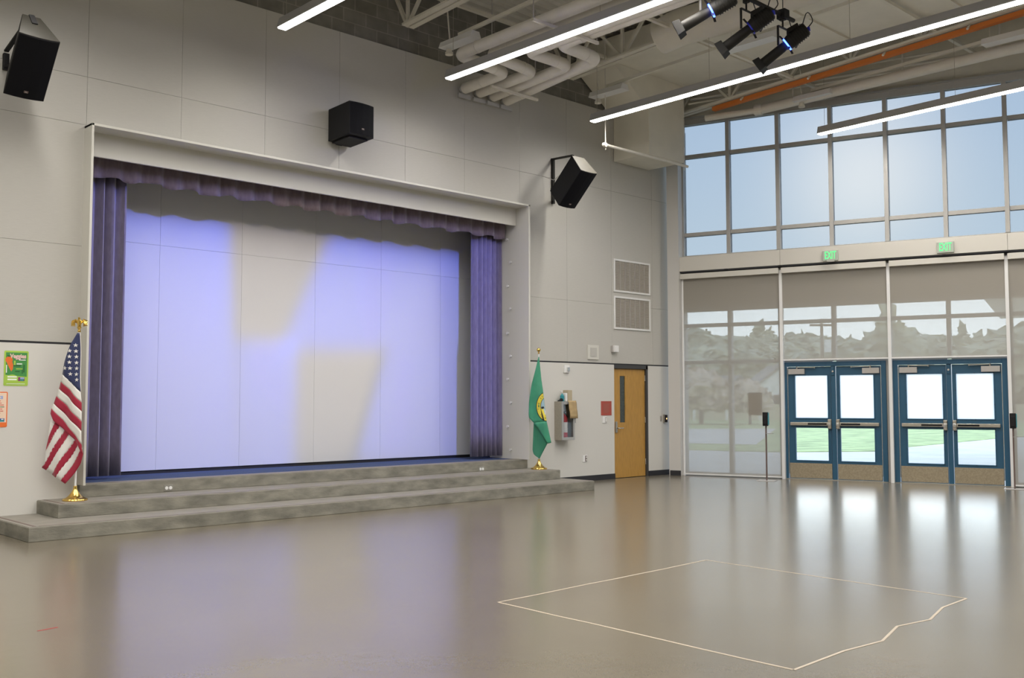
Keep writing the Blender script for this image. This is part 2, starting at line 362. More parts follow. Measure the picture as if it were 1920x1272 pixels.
tag(cl, 'tall purple velour stage curtain drawn open beside the portal edge next to the striped flag', 'curtain')
h = MB()
cr = pleat(7.88, 8.535, .47, .515, 4.6, 6, .055, 'stage_curtain', 'velour', '', seed=5)
tag(cr, 'tall purple velour stage curtain drawn open at the portal side nearer the green flag', 'curtain')
vl = pleat(1.18, 8.53, .33, 4.32, 4.72, 27, .036, 'stage_valance', 'velour_valance', '', scal=.045, nz=6, seed=9)
tag(vl, 'short pleated dark purple valance along the top of the stage opening', 'valance')
for o, xa, xb in ((cl, 1.19, 1.88), (cr, 7.88, 8.53)):
    t_ = MB().box(xa, xb, .50, .53, 4.6, 4.66).build('curtain_track', 'dark', o)

# ================================================================ WINDOW WALL
def wb(mb, t0, t1, o0, o1, z0, z1): return mb.box(t0, t1, -o1, -o0, z0, z1)     # off = distance into the room
WL = (COR, 0, 0)
def wobj(o): o.location = WL; o.rotation_euler = (0,0,WROT); return o
# solid parts: corner pilaster, wall above, spandrel, wall beyond the glass, below floor edge
mb = MB(); mb.use('jamb_paint'); wb(mb, .08, .318, -.2, .30, 0, 6.9)
mb.use('cream'); wb(mb, -.3, 18, -.25, .0, 7.1, 9.2); wb(mb, -.2, .3, -.2, .05, 6.9, 7.1)
mb.use('groove'); wb(mb, .25, 18.5, -.15, -.02, 3.23, 4.32)
mb.use('cream'); wb(mb, 10.6, 19, -.25, 0, 0, 7.1)
struct(wobj(mb.build('wall_right')))
mb = MB(); wb(mb, .10, .318, .30, .312, 0, .1); struct(wobj(mb.build('baseboard_right', 'black_reveal')))
ms = [.275 + .0] + [1.249+.981*k for k in range(10)]
# clerestory
wn = empty('window_1', WL, WROT); struct(wn)
mb = MB()
wb(mb, .28, 10.6, -.08, .06, 6.985, 7.1); wb(mb, .28, 10.6, -.08, .06, 4.30, 4.345)
wb(mb, .28, .345, -.08, .06, 4.30, 7.0)
mb.build('window_frame', 'alu_frame', wn)
for i, t in enumerate(ms[1:], 1):
    m2 = MB(); wb(m2, t-.036, t+.036, -.1, .075 if i % 2 == 0 else .05, 4.345, 6.985)
    m2.use('alu'); m2.build('mullion', 'alu_frame', wn, bevel=.004)
for z in (4.768, 6.348):
    for i in range(len(ms)-1):
        m2 = MB(); wb(m2, ms[i]+.04, ms[i+1]-.036, -.08, .03, z-.036, z+.036); m2.build('transom', 'alu_frame', wn)
for i in range(len(ms)-1):
    for a, b in ((4.345,4.732),(4.804,6.312),(6.384,6.985)):
        m2 = MB(); wb(m2, ms[i]+.036, ms[i+1]-.036, -.045, -.035, a, b); m2.build('pane', 'glass_clerestory', wn)
mb = MB(); wb(mb, .30, 10.6, .0, .12, 7.1, 7.125); struct(wobj(mb.build('trim_4', 'alu')))
# lower glazing frames
wn = empty('window_2', WL, WROT); struct(wn)
zs = [.0, .08, 2.215, 2.944, 3.23]
mb = MB(); wb(mb, .275, 2.27, -.08, .05, 0, .07); wb(mb, .275, .345, -.08, .05, 0, 3.3); wb(mb, 6.09, 10.6, -.08, .05, 0, .07); wb(mb, .275, 10.6, -.08, .05, 3.22, 3.3)
mb.build('window_frame', 'alu_frame', wn)
for i, t in enumerate(ms[1:], 1):
    dr_ = 2 <= i <= 6 and i != 0
    m2 = MB(); wb(m2, t-.036, t+.036, -.09, .05, (2.2 if 2 < i < 6 else 0), 3.22); m2.build('mullion', 'alu_frame', wn)
for z in (2.215, 2.944):
    for i in range(len(ms)-1):
        m2 = MB(); wb(m2, ms[i]+.04, ms[i+1]-.036, -.08, .04, z-.034, z+.034); m2.build('transom', 'alu_frame', wn)
for i in range(len(ms)-1):
    rows = [(2.98,3.22),(2.25,2.91)] + ([(.07,2.18)] if not (2 <= i <= 5) else [])
    for a, b in rows:
        m2 = MB(); wb(m2, ms[i]+.036, ms[i+1]-.036, -.045, -.035, a, b); m2.build('pane', 'glass_clear', wn)
# beam, shade pockets
mb = MB(); 
bt = empty('trim_5', WL, WROT); struct(bt)
for a, b in ((.30, 2.292), (2.296, 6.148), (6.152, 10.6)):
    m2 = MB(); wb(m2, a, b, .0, .25, 4.012, 4.30); m2.build('beam_cover', 'beam_paint', bt, bevel=.004)
m2 = MB(); wb(m2, .30, 10.6, .05, .235, 3.985, 4.012); m2.build('shadow_gap', 'black_reveal', bt)
for t in (1.25, 2.29, 4.2, 5.15, 6.15): m2 = MB(); wb(m2, t-.03, t+.03, .235, .256, 3.99, 4.012); m2.build('clip', 'dark', bt)
posts = [2.28, 4.205, 6.115, 8.05]
bays = [(.32, 2.255, .02), (2.305, 4.18, 2.21), (4.23, 6.09, 2.21), (6.14, 8.02, .02)]
slab = ['beige mesh roller shade lowered to the floor beside the corner of the stage wall', 'beige mesh roller shade lowered above the blue double doors nearer the corner',
        'beige mesh roller shade lowered above the blue double doors farther from the corner', 'beige mesh roller shade cut off by the picture edge, beyond the last blue doors']
for (a, b, zb), lab in zip(bays, slab):
    sh = thing('roller_shade', lab, 'shade', WP((a+b)/2, .16, zb), WROT, 'mesh roller shades on the window wall')
    hw = (b-a)/2
    MB().box(-hw, hw, -.075, .03, 3.862-zb, 3.965-zb).build('shade_box', 'beam_paint', sh, bevel=.003)
    MB().add([(-hw,0,.02),(hw,0,.02),(hw,0,3.87-zb),(-hw,0,3.87-zb)], [(0,1,2,3)]).build('mesh_cloth', 'shade', sh)
    MB().box(-hw, hw, -.012, .012, 0, .025).build('hem_bar', 'shade_post', sh)
for k, t in enumerate(posts):
    m2 = MB(); wb(m2, t-.028, t+.028, .09, .185, 0, 3.93); struct(wobj(m2.build('trim_%d' % (6+k), 'shade_post', bevel=.003)))
m2 = MB(); wb(m2, .322, .36, .12, .17, 0, 3.9); struct(wobj(m2.build('trim_10', 'shade_post', bevel=.003)))

# blue double doors
def double_door(name, t0):
    d = empty(name, WP(t0, 0, 0), WROT); struct(d)
    W_ = 1.853
    mb = MB(); mb.box(0, .085, -.09, .08, 0, 2.18).box(W_-.085, W_, -.09, .08, 0, 2.18).box(.085, W_-.085, -.09, .08, 2.10, 2.18).box(.885, .965, -.07, .06, 0, 2.10)
    mb.build('door_frame', 'blue_paint', d, bevel=.004)
    mb = MB(); mb.box(.0, W_, -.09, .08, .0, .012).build('threshold', 'steel', d)
    for s in (0, 1):
        def X(a): return a if s == 0 else W_-a
        lf = empty('door_leaf', (0,0,0)); lf.parent = d
        mb = MB(); gl, gr = .225, .815; L0, L1 = .10, .878
        for a, b, za, zb_ in ((L0,gl,.015,2.09),(gr,L1,.015,2.09),(gl,gr,1.93,2.09),(gl,gr,.955,1.14),(gl,gr,.015,.355)):
            mb.box(X(a), X(b), -.045, .0, za, zb_)
        mb.build('door_panel', 'blue_paint', lf)
        mb = MB()
        for za, zb_ in ((1.14,1.93),(.355,.955)):
            for a, b, c, e_ in ((gl-.018,gl,za-.018,zb_+.018),(gr,gr+.018,za-.018,zb_+.018),(gl,gr,za-.018,za),(gl,gr,zb_,zb_+.018)): mb.box(X(a), X(b), -.055, -.045, c, e_)
        mb.build('glazing_bead', 'blue_paint', lf, bevel=.002)
        MB().box(X(gl), X(gr), -.026, -.02, 1.14, 1.93).build('frosted_pane', 'glass_frosted', lf)['label'] = 'bright frosted glass pane'
        MB().box(X(gl), X(gr), -.026, -.02, .355, .955).build('pane', 'glass_clear', lf)
        MB().box(X(L0+.005), X(L1-.005), -.049, -.044, .025, .30).build('kick_plate', 'kick_steel', lf)['label'] = 'brushed metal kick plate'
        pb = MB().box(X(.135), X(.83), -.105, -.045, 1.0, 1.06).build('push_bar', 'steel', lf, bevel=.006)
        MB().box(X(.46), X(.80), -.112, -.104, 1.015, 1.045).build('push_pad', 'black_plastic', pb)
        MB().box(X(.82), X(.885), -.125, -.045, .94, 1.12).build('latch_case', 'steel', pb, bevel=.012)
        MB().box(X(.822), X(.883), -.135, -.12, 1.0, 1.055).build('latch_bumper', 'chrome', pb, bevel=.006)
        cp = MB().box(X(.115), X(.41), -.10, -.045, 1.955, 2.055).build('door_closer', 'closer_grey', lf, bevel=.004)
        MB().bar((X(.27),-.085,2.085), (X(.60),-.10,2.075), .02, .012).tube([(X(.27),-.08,2.055),(X(.27),-.08,2.10)], .014, 10).tube([(X(.60),-.10,2.06),(X(.60),-.10,2.09)], .01, 8).build('closer_arm', 'steel', cp)
        MB().box(X(.088), X(.098), -.06, -.03, .1, 2.08).build('hinge_strip', 'chrome', lf)
    MB().box(.905, .945, -.09, -.07, 1.93, 2.08).build('strike_plate', 'blue_paint', d, bevel=.003)
    MB().tube([(.925,-.09,2.0),(.925,-.10,2.0)], .018, 12).build('lock_cylinder', 'chrome', d)
    return d
double_door('door_2', 2.265); d3 = double_door('door_3', 4.230)
for lf in [c for c in d3.children if c.name.startswith('door_leaf')]:
    for pane, za, zb_ in (('a',1.14,1.93),('b',.355,.955)):
        s = 0 if lf == [c for c in d3.children if c.name.startswith('door_leaf')][0] else 1
        mb = MB()
        for a in (.215, .52, .825):
            for z in (za-.009, zb_+.009):
                x = a if s == 0 else 1.853-a; mb.tube([(x,-.053,z),(x,-.059,z)], .007, 8)
        for z in (za+.25, za+.5):
            if z < zb_:
                for a in (.215,.825):
                    x = a if s == 0 else 1.853-a; mb.tube([(x,-.053,z),(x,-.059,z)], .007, 8)
        mb.build('screw_row', 'dark', lf)

m2 = MB(); wb(m2, 4.119, 4.229, -.08, .06, 0, 2.2); wb(m2, 6.084, 6.12, -.08, .06, 0, 2.2); m2.build('door_mullion', 'alu_frame', wn)
# exit signs
for k, (t, z) in enumerate(((3.228, 4.123), (5.178, 4.13))):
    ex = thing('exit_sign', ['green lit exit sign on the beam over the blue doors nearer the corner', 'green lit exit sign on the beam over the blue doors farther from the corner'][k], 'sign', WP(t, .25, z), WROT, 'exit signs on the beam')
    MB().box(-.137, .137, -.035, 0, -.095, .095).build('sign_plate', 'exit_plate', ex, bevel=.004)
    mb = MB(); text_mesh(mb, 'EXIT', .20, lambda x, y, z_: (x, -.037-z_, y), bold=.001, squeeze=.50); mb.build('sign_letters', 'exit_green', ex)
    if k == 0: MB().box(-.06, .07, -.05, 0, -.115, -.095).build('mounting_clip', 'closer_grey', ex)

# paper notice outside the glass, behind the shade
tag(wobj(MB().box(1.62, 1.885, -.134, -.13, 1.185, 1.62).build('paper_notice', 'paper')), 'plain grey paper notice showing behind the corner shade beside the thin black stand', 'notice')

# hand sanitizer stands
for k, (loc, lab) in enumerate((((12.66,-2.24,0), 'thin black hand sanitizer stand before the shade beside the nearer blue door'), ((14.06,-6.04,0), 'thin black hand sanitizer stand cut by the picture edge past the last blue door'))):
    s_ = thing('sanitizer_stand', lab, 'stand', loc, WROT, 'hand sanitizer stands')
    MB().box(-.16, .16, -.13, .13, 0, .008).build('base_plate', 'closer_grey', s_, bevel=.003)
    MB().box(-.012, .012, -.012, .012, .008, 1.2).build('pole', 'nosing', s_)
    MB().box(-.045, .05, -.07, -.012, 1.0, 1.25).box(-.03,.035,-.085,-.07,1.03,1.2).build('dispenser', 'black_plastic', s_, bevel=.01)
    MB().box(.05, .062, -.06, -.014, 1.02, 1.24).build('dispenser_side', 'teal_plastic', s_)
    MB().bar((0,-.012,.86),(.10,-.05,.86),.015,.006).lathe([(.005,.86),(.05,.86),(.052,.868)], (.10,-.07,0), 20).build('drip_tray', 'closer_grey', s_)

# ================================================================ WOOD DOOR AND THINGS ON THE STAGE WALL
d = empty('door_1', (11.03, 0, 0)); struct(d)
MB().box(.0, .045, .045, .12, 0, 2.14).box(.955, 1.01, .0, .12, 0, 2.14).box(0, 1.01, .0, .12, 2.075, 2.145).build('door_frame', 'door_frame_dark', d)
dl = MB().box(.045, .212, .04, .085, .01, 2.07).box(.365, .955, .04, .085, .01, 2.07).box(.212, .365, .04, .085, .01, 1.05).box(.212, .365, .04, .085, 1.934, 2.07).build('door_leaf', 'oak', d)
MB().box(.212, .365, .055, .065, 1.05, 1.934).build('vision_glass', 'lite_glass', dl)['label'] = 'dark wired glass slit'
hd = MB().box(.06, .12, .022, .04, .86, 1.07).build('handle_plate', 'steel', dl, bevel=.004)
MB().tube([(.09,.03,.945),(.09,-.03,.945),(.10,-.04,.945),(.22,-.035,.945)], .011, 10).build('lever_handle', 'chrome', hd, smooth=True)
for z in (1.9, 1.09, .285): MB().box(.945, .972, .028, .045, z-.055, z+.055).tube([(.957,.027,z-.055),(.957,.027,z+.055)], .009, 10).build('hinge', 'chrome', dl)
struct(MB().box(11.03, 12.04, .12, .14, 0, 2.15).build('trim_11', 'dark'))

# return air grilles
for k, (z0, z1, lab) in enumerate(((3.53, 4.16, 'square louvred return air grille on the stage wall, the upper of two'), (2.82, 3.45, 'square louvred return air grille on the stage wall, the lower of two'))):
    g = thing('air_grille', lab, 'grille', (11.575, 0, (z0+z1)/2), 0, 'air grilles above the wooden door')
    hw, hh = .545, (z1-z0)/2
    MB().box(-hw, hw, -.02, 0, hh-.035, hh).box(-hw, hw, -.02, 0, -hh, -hh+.035).box(-hw, -hw+.035, -.02, 0, -hh+.035, hh-.035).box(hw-.035, hw, -.02, 0, -hh+.035, hh-.035).build('grille_frame', 'white_gloss', g, bevel=.003)
    mb = MB()
    nz_ = 22
    for i in range(nz_):
        z = -hh+.045+(2*hh-.09)*i/(nz_-1); mb.bar((-hw+.035,-.008,z),(hw-.035,-.008,z), .014, .003, up=(0,.7,1))
    mb.build('louvre_blades', 'louver', g)
    MB().box(-hw+.03, hw-.03, -.004, -.001, -hh+.03, hh-.03).build('grille_back', 'louver', g)
    mb = MB()
    for i in range(1, 7): x = -hw+.035+(2*hw-.07)*i/7; mb.box(x-.005, x+.005, -.018, -.004, -hh+.035, hh-.035)
    mb.build('grille_ribs', 'closer_grey', g)
def wall_item(name, lab, cat, x0, x1, z0, z1, dpt, m, bev=.004, group=None):
    t_ = thing(name, lab, cat, ((x0+x1)/2, 0, (z0+z1)/2), 0, group); hw, hh = (x1-x0)/2, (z1-z0)/2
    b = MB().box(-hw, hw, -dpt, 0, -hh, hh).build('body', m, t_, bevel=bev); return t_, hw, hh
t_, hw, hh = wall_item('wall_loudspeaker', 'flat square cream loudspeaker plate on the stage wall above the dado line', 'speaker', 10.28, 10.58, 2.225, 2.49, .02, 'trim_paint')
MB().box(-hw+.06, hw-.06, -.025, -.02, -hh+.05, hh-.05).build('speaker_mesh', 'fabric_panel', t_)
t_, hw, hh = wall_item('motion_sensor', 'small white wedge sensor on the stage wall beside the wooden door head', 'sensor', 10.96, 11.07, 2.38, 2.50, .09, 'white_gloss')
MB().box(-hw-.012, -hw, -.05, -.005, -hh, hh).build('sensor_window', 'closer_grey', t_)
t_, hw, hh = wall_item('fire_strobe', 'small white strobe alarm plate above the extinguisher cabinet', 'alarm', 9.645, 9.77, 1.965, 2.10, .03, 'white_gloss')
MB().box(-.01, .05, -.055, -.03, -.035, .03).build('strobe_lens', 'chrome', t_)
t_, hw, hh = wall_item('red_notice', 'square red notice plate beside the wooden door', 'sign', 10.65, 10.945, 1.19, 1.455, .006, 'red_sign', .001)
mb = MB()
for i in range(9): mb.box(-.09, .09-.02*(i%3), -.0075, -.006, .075-.02*i, .084-.02*i)
mb.build('fine_print', 'red_sign_text', t_)
t_, hw, hh = wall_item('light_switch', 'white light switch under the red notice plate', 'switch', 10.685, 10.80, 1.045, 1.17, .012, 'white_gloss')
MB().box(.012, .052, -.017, -.012, -.05, .05).build('switch_surround', 'closer_grey', t_); MB().box(.02, .044, -.024, -.017, -.035, .035).build('rocker', 'white_gloss', t_)
t_, hw, hh = wall_item('wall_outlet', 'white wall outlet low on the stage wall beside the green flag', 'outlet', 10.13, 10.255, .35, .475, .012, 'white_gloss')
MB().box(.005, .05, -.018, -.012, -.05, .05).build('outlet_insert', 'nosing', t_); MB().box(.017, .04, -.022, -.018, .008, .04).box(.017, .04, -.022, -.018, -.04, -.008).build('sockets', 'white_gloss', t_)
t_, hw, hh = wall_item('volume_knob_plate', 'narrow grey plate beside the card reader', 'switch', 12.405, 12.455, 1.055, 1.165, .01, 'closer_grey')
MB().box(-.012, .012, -.016, -.01, -.035, .035).build('slider', 'steel', t_)
t_, hw, hh = wall_item('card_reader', 'small black card reader with an orange light right of the wooden door', 'reader', 12.50, 12.60, 1.025, 1.19, .035, 'steel')
MB().box(-.03, .04, -.045, -.035, -.07, .07).build('reader_face', 'black_plastic', t_); MB().box(.0, .02, -.049, -.045, -.012, .012).build('indicator', 'amber_led', t_)

# extinguisher cabinet and what lies on it
cb = thing('extinguisher_cabinet', 'steel wall cabinet with a glazed door holding a fire extinguisher', 'cabinet', (9.565, 0, .77))
MB().box(-.16,.16,-.008,0,0,.68).box(-.16,-.15,-.17,-.008,0,.68).box(.15,.16,-.17,-.008,0,.68).box(-.15,.15,-.17,-.008,0,.012).box(-.15,.15,-.17,-.008,.668,.68).build('cabinet_body', 'steel', cb)
cd = MB().box(-.165,-.125,-.195,-.172,0,.68).box(.125,.165,-.195,-.172,0,.68).box(-.125,.125,-.195,-.172,0,.05).box(-.125,.125,-.195,-.172,.63,.68).build('cabinet_door', 'alu', cb, bevel=.003)
MB().box(-.125,.125,-.184,-.181,.05,.63).build('door_glass', 'glass_clear', cd)
MB().box(.165,.185,-.20,-.17,.30,.40).build('door_pull', 'alu', cd)
fe = thing('fire_extinguisher', 'red fire extinguisher with white label inside the steel wall cabinet', 'extinguisher', (9.56, -.09, .783))
MB().lathe([(0,0),(.058,0),(.062,.02),(.062,.36),(.045,.41),(.018,.43),(.018,.45),(0,.45)]).build('cylinder', 'ext_red', fe, smooth=True)
MB().lathe([(.0635,.12),(.0635,.30)]).build('label_band', 'ext_label', fe); MB().bar((-.05,0,.47),(.05,0,.50),.02,.015).bar((-.05,0,.46),(.04,0,.45),.02,.01).tube([(0,0,.45),(0,0,.48)],.015,10).tube([(0.02,0,.46),(.06,-.02,.40),(.06,-.03,.2)],.008,8).build('valve', 'dark', fe)
zt = 1.452
bx = tag(MB().box(9.60, 9.71, -.15, -.03, zt, zt+.20).build('tissue_box', 'tissue_box', bevel=.004), 'tan cardboard box standing on top of the steel extinguisher cabinet', 'box')
pb_ = MB(); vs = []; fs = []
for j in range(7):
    for i in range(5):
        x = 9.53+.05*i; z = zt+.03-.055*j; vs.append((x+.006*math.sin(j*2+i)+.008*j, -.215-.014*abs(math.sin(i+j)), z if j else zt+.012))
for j in range(6):
    for i in range(4): a = j*5+i; fs.append((a,a+1,a+6,a+5))
tag(pb_.add(vs, fs).build('paper_bag', 'kraft', smooth=True, solid=.006), 'crumpled brown paper hanging over the cabinet door below the cardboard box', 'paper')
sb = thing('spray_bottle', 'small clear teal pump bottle on top of the extinguisher cabinet', 'bottle', (9.50, -.10, zt))
MB().lathe([(0,0),(.034,0),(.036,.01),(.036,.10),(.012,.125),(.012,.14),(0,.14)]).build('bottle_body', 'teal_plastic', sb, smooth=True)
MB().tube([(0,0,.14),(0,0,.18)],.008,8).bar((0,0,.18),(-.045,0,.175),.015,.012).build('pump', 'white_gloss', sb)
wr = tag(MB().box(9.545,9.59,-.15,-.06,zt,zt+.15).build('wipes_canister','white_gloss',bevel=.01), 'white canister between the teal bottle and the cardboard box on the cabinet', 'canister')
tag(MB().prism([(0,0),(.09,.005),(.10,.03),(.07,.055),(.05,.03),(.02,.02)], -.14, -.08, lambda u, v, q: (9.395+u, q, zt+v)).build('black_glove', 'black_plastic', bevel=.004), 'small crumpled black cloth on the edge of the extinguisher cabinet top', 'cloth')

# outlets in the step riser
for x, z, lab in ((2.275, .362, 'steel duplex outlet in the top step riser, the one nearer the striped flag'), (7.62, .348, 'steel duplex outlet in the top step riser, the one nearer the green flag')):
    t_ = thing('step_outlet', lab, 'outlet', (x, -.06, z), 0, 'outlets in the top riser')
    MB().box(-.06,.06,-.006,0,-.038,.038).build('plate', 'outlet_grey', t_, bevel=.002)
    for s in (-1, 1): MB().lathe([(0,0),(.021,0),(.021,.004),(0,.004)], n=20).build('socket', 'white_gloss', t_)
    for c, s in zip([c for c in t_.children if c.name.startswith('socket')], (-1,1)): c.location = (s*.026, -.006, 0); c.rotation_euler = (PI/2, 0, 0)

# ---------------------------------------------------------------- posters
def rrect(w_, h_, r, n=5):
    P_ = []
    for cx, cy, a0 in ((w_-r,h_-r,0),(r,h_-r,90),(r,r,180),(w_-r,r,270)):
        for k in range(n+1): a = math.radians(a0+90*k/n); P_.append((cx+r*math.cos(a), cy+r*math.sin(a)))
    return P_
def flat(mb, poly, d, m, dx=0, dz=0): mb.use(m); mb.prism(poly, -d-.0012, -d, lambda u, v, q: (u+dx, q, v+dz))
def ell(cx, cy, a, b, n=20, a0=0, a1=360): return [(cx+a*math.cos(math.radians(a0+(a1-a0)*k/n)), cy+b*math.sin(math.radians(a0+(a1-a0)*k/n))) for k in range(n if a1-a0 == 360 else n+1)]
PX = lambda x, y: ((x-42)/565*80*.0058*1.0, 0)
po = thing('veggies_poster', 'green poster with a carrot and the word Veggies on the white wall panel', 'poster', (.30, 0, 1.643))
mb = MB(); mb.use('poster_lime'); mb.prism(rrect(.265,.405,.015), -.004, 0, lambda u, v, q: (u, q, v)); mb.build('sheet', None, po)
mb = MB(); flat(mb, [(.018,.125),(.25,.105),(.25,.385),(.018,.385)], .004, 'poster_green'); mb.build('green_field', None, po)
mb = MB(); flat(mb, ell(.09,.03,.085,.10,20,0,180.01), .0055, 'poster_lime'); mb.build('lime_dome', None, po)
mb = MB(); flat(mb, ell(.052,.300,.040,.038), .0055, 'poster_orange'); flat(mb, [(.022,.285),(.085,.285),(.098,.24),(.095,.19),(.078,.165),(.055,.21),(.030,.262)], .0053, 'poster_orange'); mb.build('carrot_drawing', None, po)
mb = MB(); mb.use('poster_dark')
mb.prism([(.03,.355),(.06,.345),(.065,.335),(.04,.335)], -.0075, -.006, lambda u, v, q: (u, q, v))
for x, z, w_, h_ in ((.12,.305,.09,.012),(.10,.225,.08,.012),(.21,.155,.012,.09),(.12,.16,.05,.01),(.195,.14,.008,.05)): mb.box(x, x+w_, -.0075, -.006, z, z+h_)
mb.use('poster_white')
for x, z, w_, h_ in ((.158,.295,.075,.010),(.135,.248,.06,.012),(.021,.15,.010,.09),(.04,.095,.10,.016),(.04,.065,.10,.016),(.03,.02,.20,.005),(.125,.30,.006,.04)): mb.box(x, x+w_, -.0085, -.0075, z, z+h_)
mb.use('poster_lime')
for x, z, w_, h_ in ((.105,.24,.018,.05),(.13,.19,.07,.012)): mb.box(x, x+w_, -.0075, -.006, z, z+h_)
mb.build('word_scatter', None, po)
mb = MB(); mb.use('poster_purple').box(.155,.225,-.0075,-.0055,.055,.10).use('poster_blue').box(.178,.222,-.0085,-.0075,.08,.098).use('poster_teal').box(.178,.215,-.0085,-.0075,.058,.076); mb.build('corner_logo', None, po)
mb = MB(); text_mesh(mb, 'Veggies', .068, lambda x, y, z_: (.150+x, -.0075-z_, .342+y), bold=.003, squeeze=.85); mb.build('poster_title', 'poster_pink', po)
po = thing('fruits_poster', 'orange bordered poster cut off by the picture edge below the green poster', 'poster', (.085, 0, 1.168))
mb = MB(); mb.use('poster_orange'); mb.prism(rrect(.265,.405,.015), -.004, 0, lambda u, v, q: (u, q, v)); mb.build('sheet', None, po)
mb = MB(); flat(mb, [(.012,.055),(.253,.055),(.253,.393),(.012,.393)], .004, 'poster_peach'); mb.build('peach_field', None, po)
mb = MB(); text_mesh(mb, 'Fruits', .07, lambda x, y, z_: (.135+x, -.0065-z_, .345+y), bold=.002); mb.build('poster_title', 'poster_blue', po)
mb = MB(); mb.use('poster_red')
for i, (a, b) in enumerate(((.05,.19),(.04,.20),(.03,.225),(.06,.23),(.03,.21),(.05,.22),(.04,.19),(.05,.18))):
    mb.use('poster_dark' if i in (3,7) else 'poster_red').box(a, b, -.0065, -.0055, .295-.023*i, .303-.023*i)
mb.use('poster_navy').box(.15,.235,-.0065,-.0055,.062,.10).use('poster_teal').box(.18,.228,-.0075,-.0065,.065,.08).use('poster_white').box(.20,.225,-.0075,-.0065,.085,.095); mb.build('small_print', None, po)

# ---------------------------------------------------------------- flags
FR = math.atan2(-.6895, .7243)
def pole_stand(t_, top, m='white_metal', r=.012):
    MB().lathe([(0,0),(.135,0),(.14,.012),(.135,.022),(.10,.035),(.075,.055),(.05,.085),(.028,.12),(.02,.15),(.022,.16),(.018,.17),(.014,.17)]).build('brass_base', 'brass', t_, smooth=True)['label'] = 'polished brass base'
    MB().tube([(0,0,.15),(0,0,top)], r, 12).build('flag_pole', m, t_, smooth=True)
def cloth_y(u, v): return -.078 + .018*math.sin(u*19+v*4) + .012*math.sin(u*33-v*7)
def strip(mb, m, A, B, n=12, yoff=0, k=4):
    """band between polylines A and B (lists of (x,z)); resampled and curved like hanging cloth"""
    def rs(P_, n):
        L_ = [0]
        for a, b in zip(P_, P_[1:]): L_.append(L_[-1]+math.dist(a, b))
        out_ = []
        for i in range(n+1):
            d_ = L_[-1]*i/n; j = 0
            while j < len(P_)-2 and L_[j+1] < d_: j += 1
            f_ = (d_-L_[j])/max(1e-9, L_[j+1]-L_[j]); out_.append((P_[j][0]+(P_[j+1][0]-P_[j][0])*f_, P_[j][1]+(P_[j+1][1]-P_[j][1])*f_))
        return out_
    a = rs(A, n); b = rs(B, n); vs = []; fs = []
    for j in range(k+1):
        for i in range(n+1):
            x = a[i][0]+(b[i][0]-a[i][0])*j/k; z = a[i][1]+(b[i][1]-a[i][1])*j/k; vs.append((x, cloth_y(x, z)+yoff, z))
    for j in range(k):
        for i in range(n): q = j*(n+1)+i; fs.append((q, q+1, q+n+2, q+n+1))
    mb.use(m).add(vs, fs)
us = thing('striped_flag', 'red white and blue stars and stripes flag with brass eagle on the second step', 'flag', (1.005, -.36, .31), FR)
S_ = .001864
def u_(x, y): return ((x-481)*S_, 1.236-.31+(700-y)*S_)
def up(*pts): return [u_(*p) for p in pts]
pole_stand(us, u_(0,135)[1])
LE = [(485,150),(450,220),(415,340),(403,410)]; RE = [(501,150),(509,300),(515,430),(518,520)]
mb = MB()
strip(mb, 'flag_navy', up(*LE), up((499,150),(506,300),(512,430),(518,520)), 16, k=6)
strip(mb, 'flag_white', up(*[(x+0,y) for x, y in ((499,150),(506,300),(512,430),(518,520))]), up((502,150),(510,300),(516,430),(521,525)), 16, k=1)
seams = [((403,410),(455,455),(518,522)), ((390,455),(450,505),(524,587)), ((379,500),(440,550),(527,642)), ((364,545),(430,605),(530,705)), ((352,592),(425,665),(533,762)), ((340,622),(420,710),(538,846)), ]
cols = ['flag_white','flag_red','flag_white','flag_red','flag_white']
for c, a, b in zip(cols, seams, seams[1:]): strip(mb, c, up(*a), up(*b), 12)
strip(mb, 'flag_red', up(*seams[-1]), up((336,655),(362,707),(430,768),(500,830),(541,905)), 14)
yo = .028
low = [('flag_white', (338,700),(365,705),(300,900),(308,850)), ('flag_red', (362,700),(392,735),(290,955),(303,850)), ]
def lowb(m, a, b, c, d_): strip(mb, m, up(a, d_), up(b, c), 10, yo)     # a-b top edge, d-c bottom edge
lowb('flag_white', (335,690), (365,705), (318,815), (318,800))
lowb('flag_red', (355,690), (392,725), (301,900), (305,865))
lowb('flag_white', (388,720), (422,752), (288,985), (302,890))
lowb('flag_red', (420,745), (450,778), (308,1008), (280,990))
lowb('flag_white', (446,778), (486,812), (343,1034), (306,1008))
lowb('flag_red', (482,812), (514,836), (374,1052), (341,1034))
lowb('flag_white', (510,838), (536,870), (406,1072), (372,1050))
strip(mb, 'flag_red', up((532,868),(470,970),(404,1070)), up((541,905),(525,965),(485,1025),(430,1091)), 12, yo)
fl = mb.build('flag_cloth', None, us, smooth=True, solid=.004)
mb = MB(); mb.use('flag_white')
for x, y in ((478,228),(448,263),(480,265),(448,299),(483,300),(449,335),(485,337),(422,372),(452,372),(488,373),(454,408),(489,410),(494,444)):
    cx, cz = u_(x, y); r0 = .0255; P_ = []
    for k in range(10): a = PI/2+k*PI/5; rr = r0 if k % 2 == 0 else r0*.4; P_.append((cx+rr*math.cos(a), cz+rr*math.sin(a)))
    vs = [(px, cloth_y(px, pz)-.006, pz) for px, pz in P_]+[(cx, cloth_y(cx, cz)-.007, cz)]
    mb.add(vs, [(10, k, (k+1) % 10) for k in range(10)])
mb.build('star_pattern', None, fl, solid=.002)
zt_ = u_(0,135)[1]
eg = MB().lathe([(0,zt_-.02),(.016,zt_-.015),(.02,zt_+.0),(.012,zt_+.012),(.022,zt_+.03),(.026,zt_+.045),(.012,zt_+.06),(0,zt_+.06)], n=20)
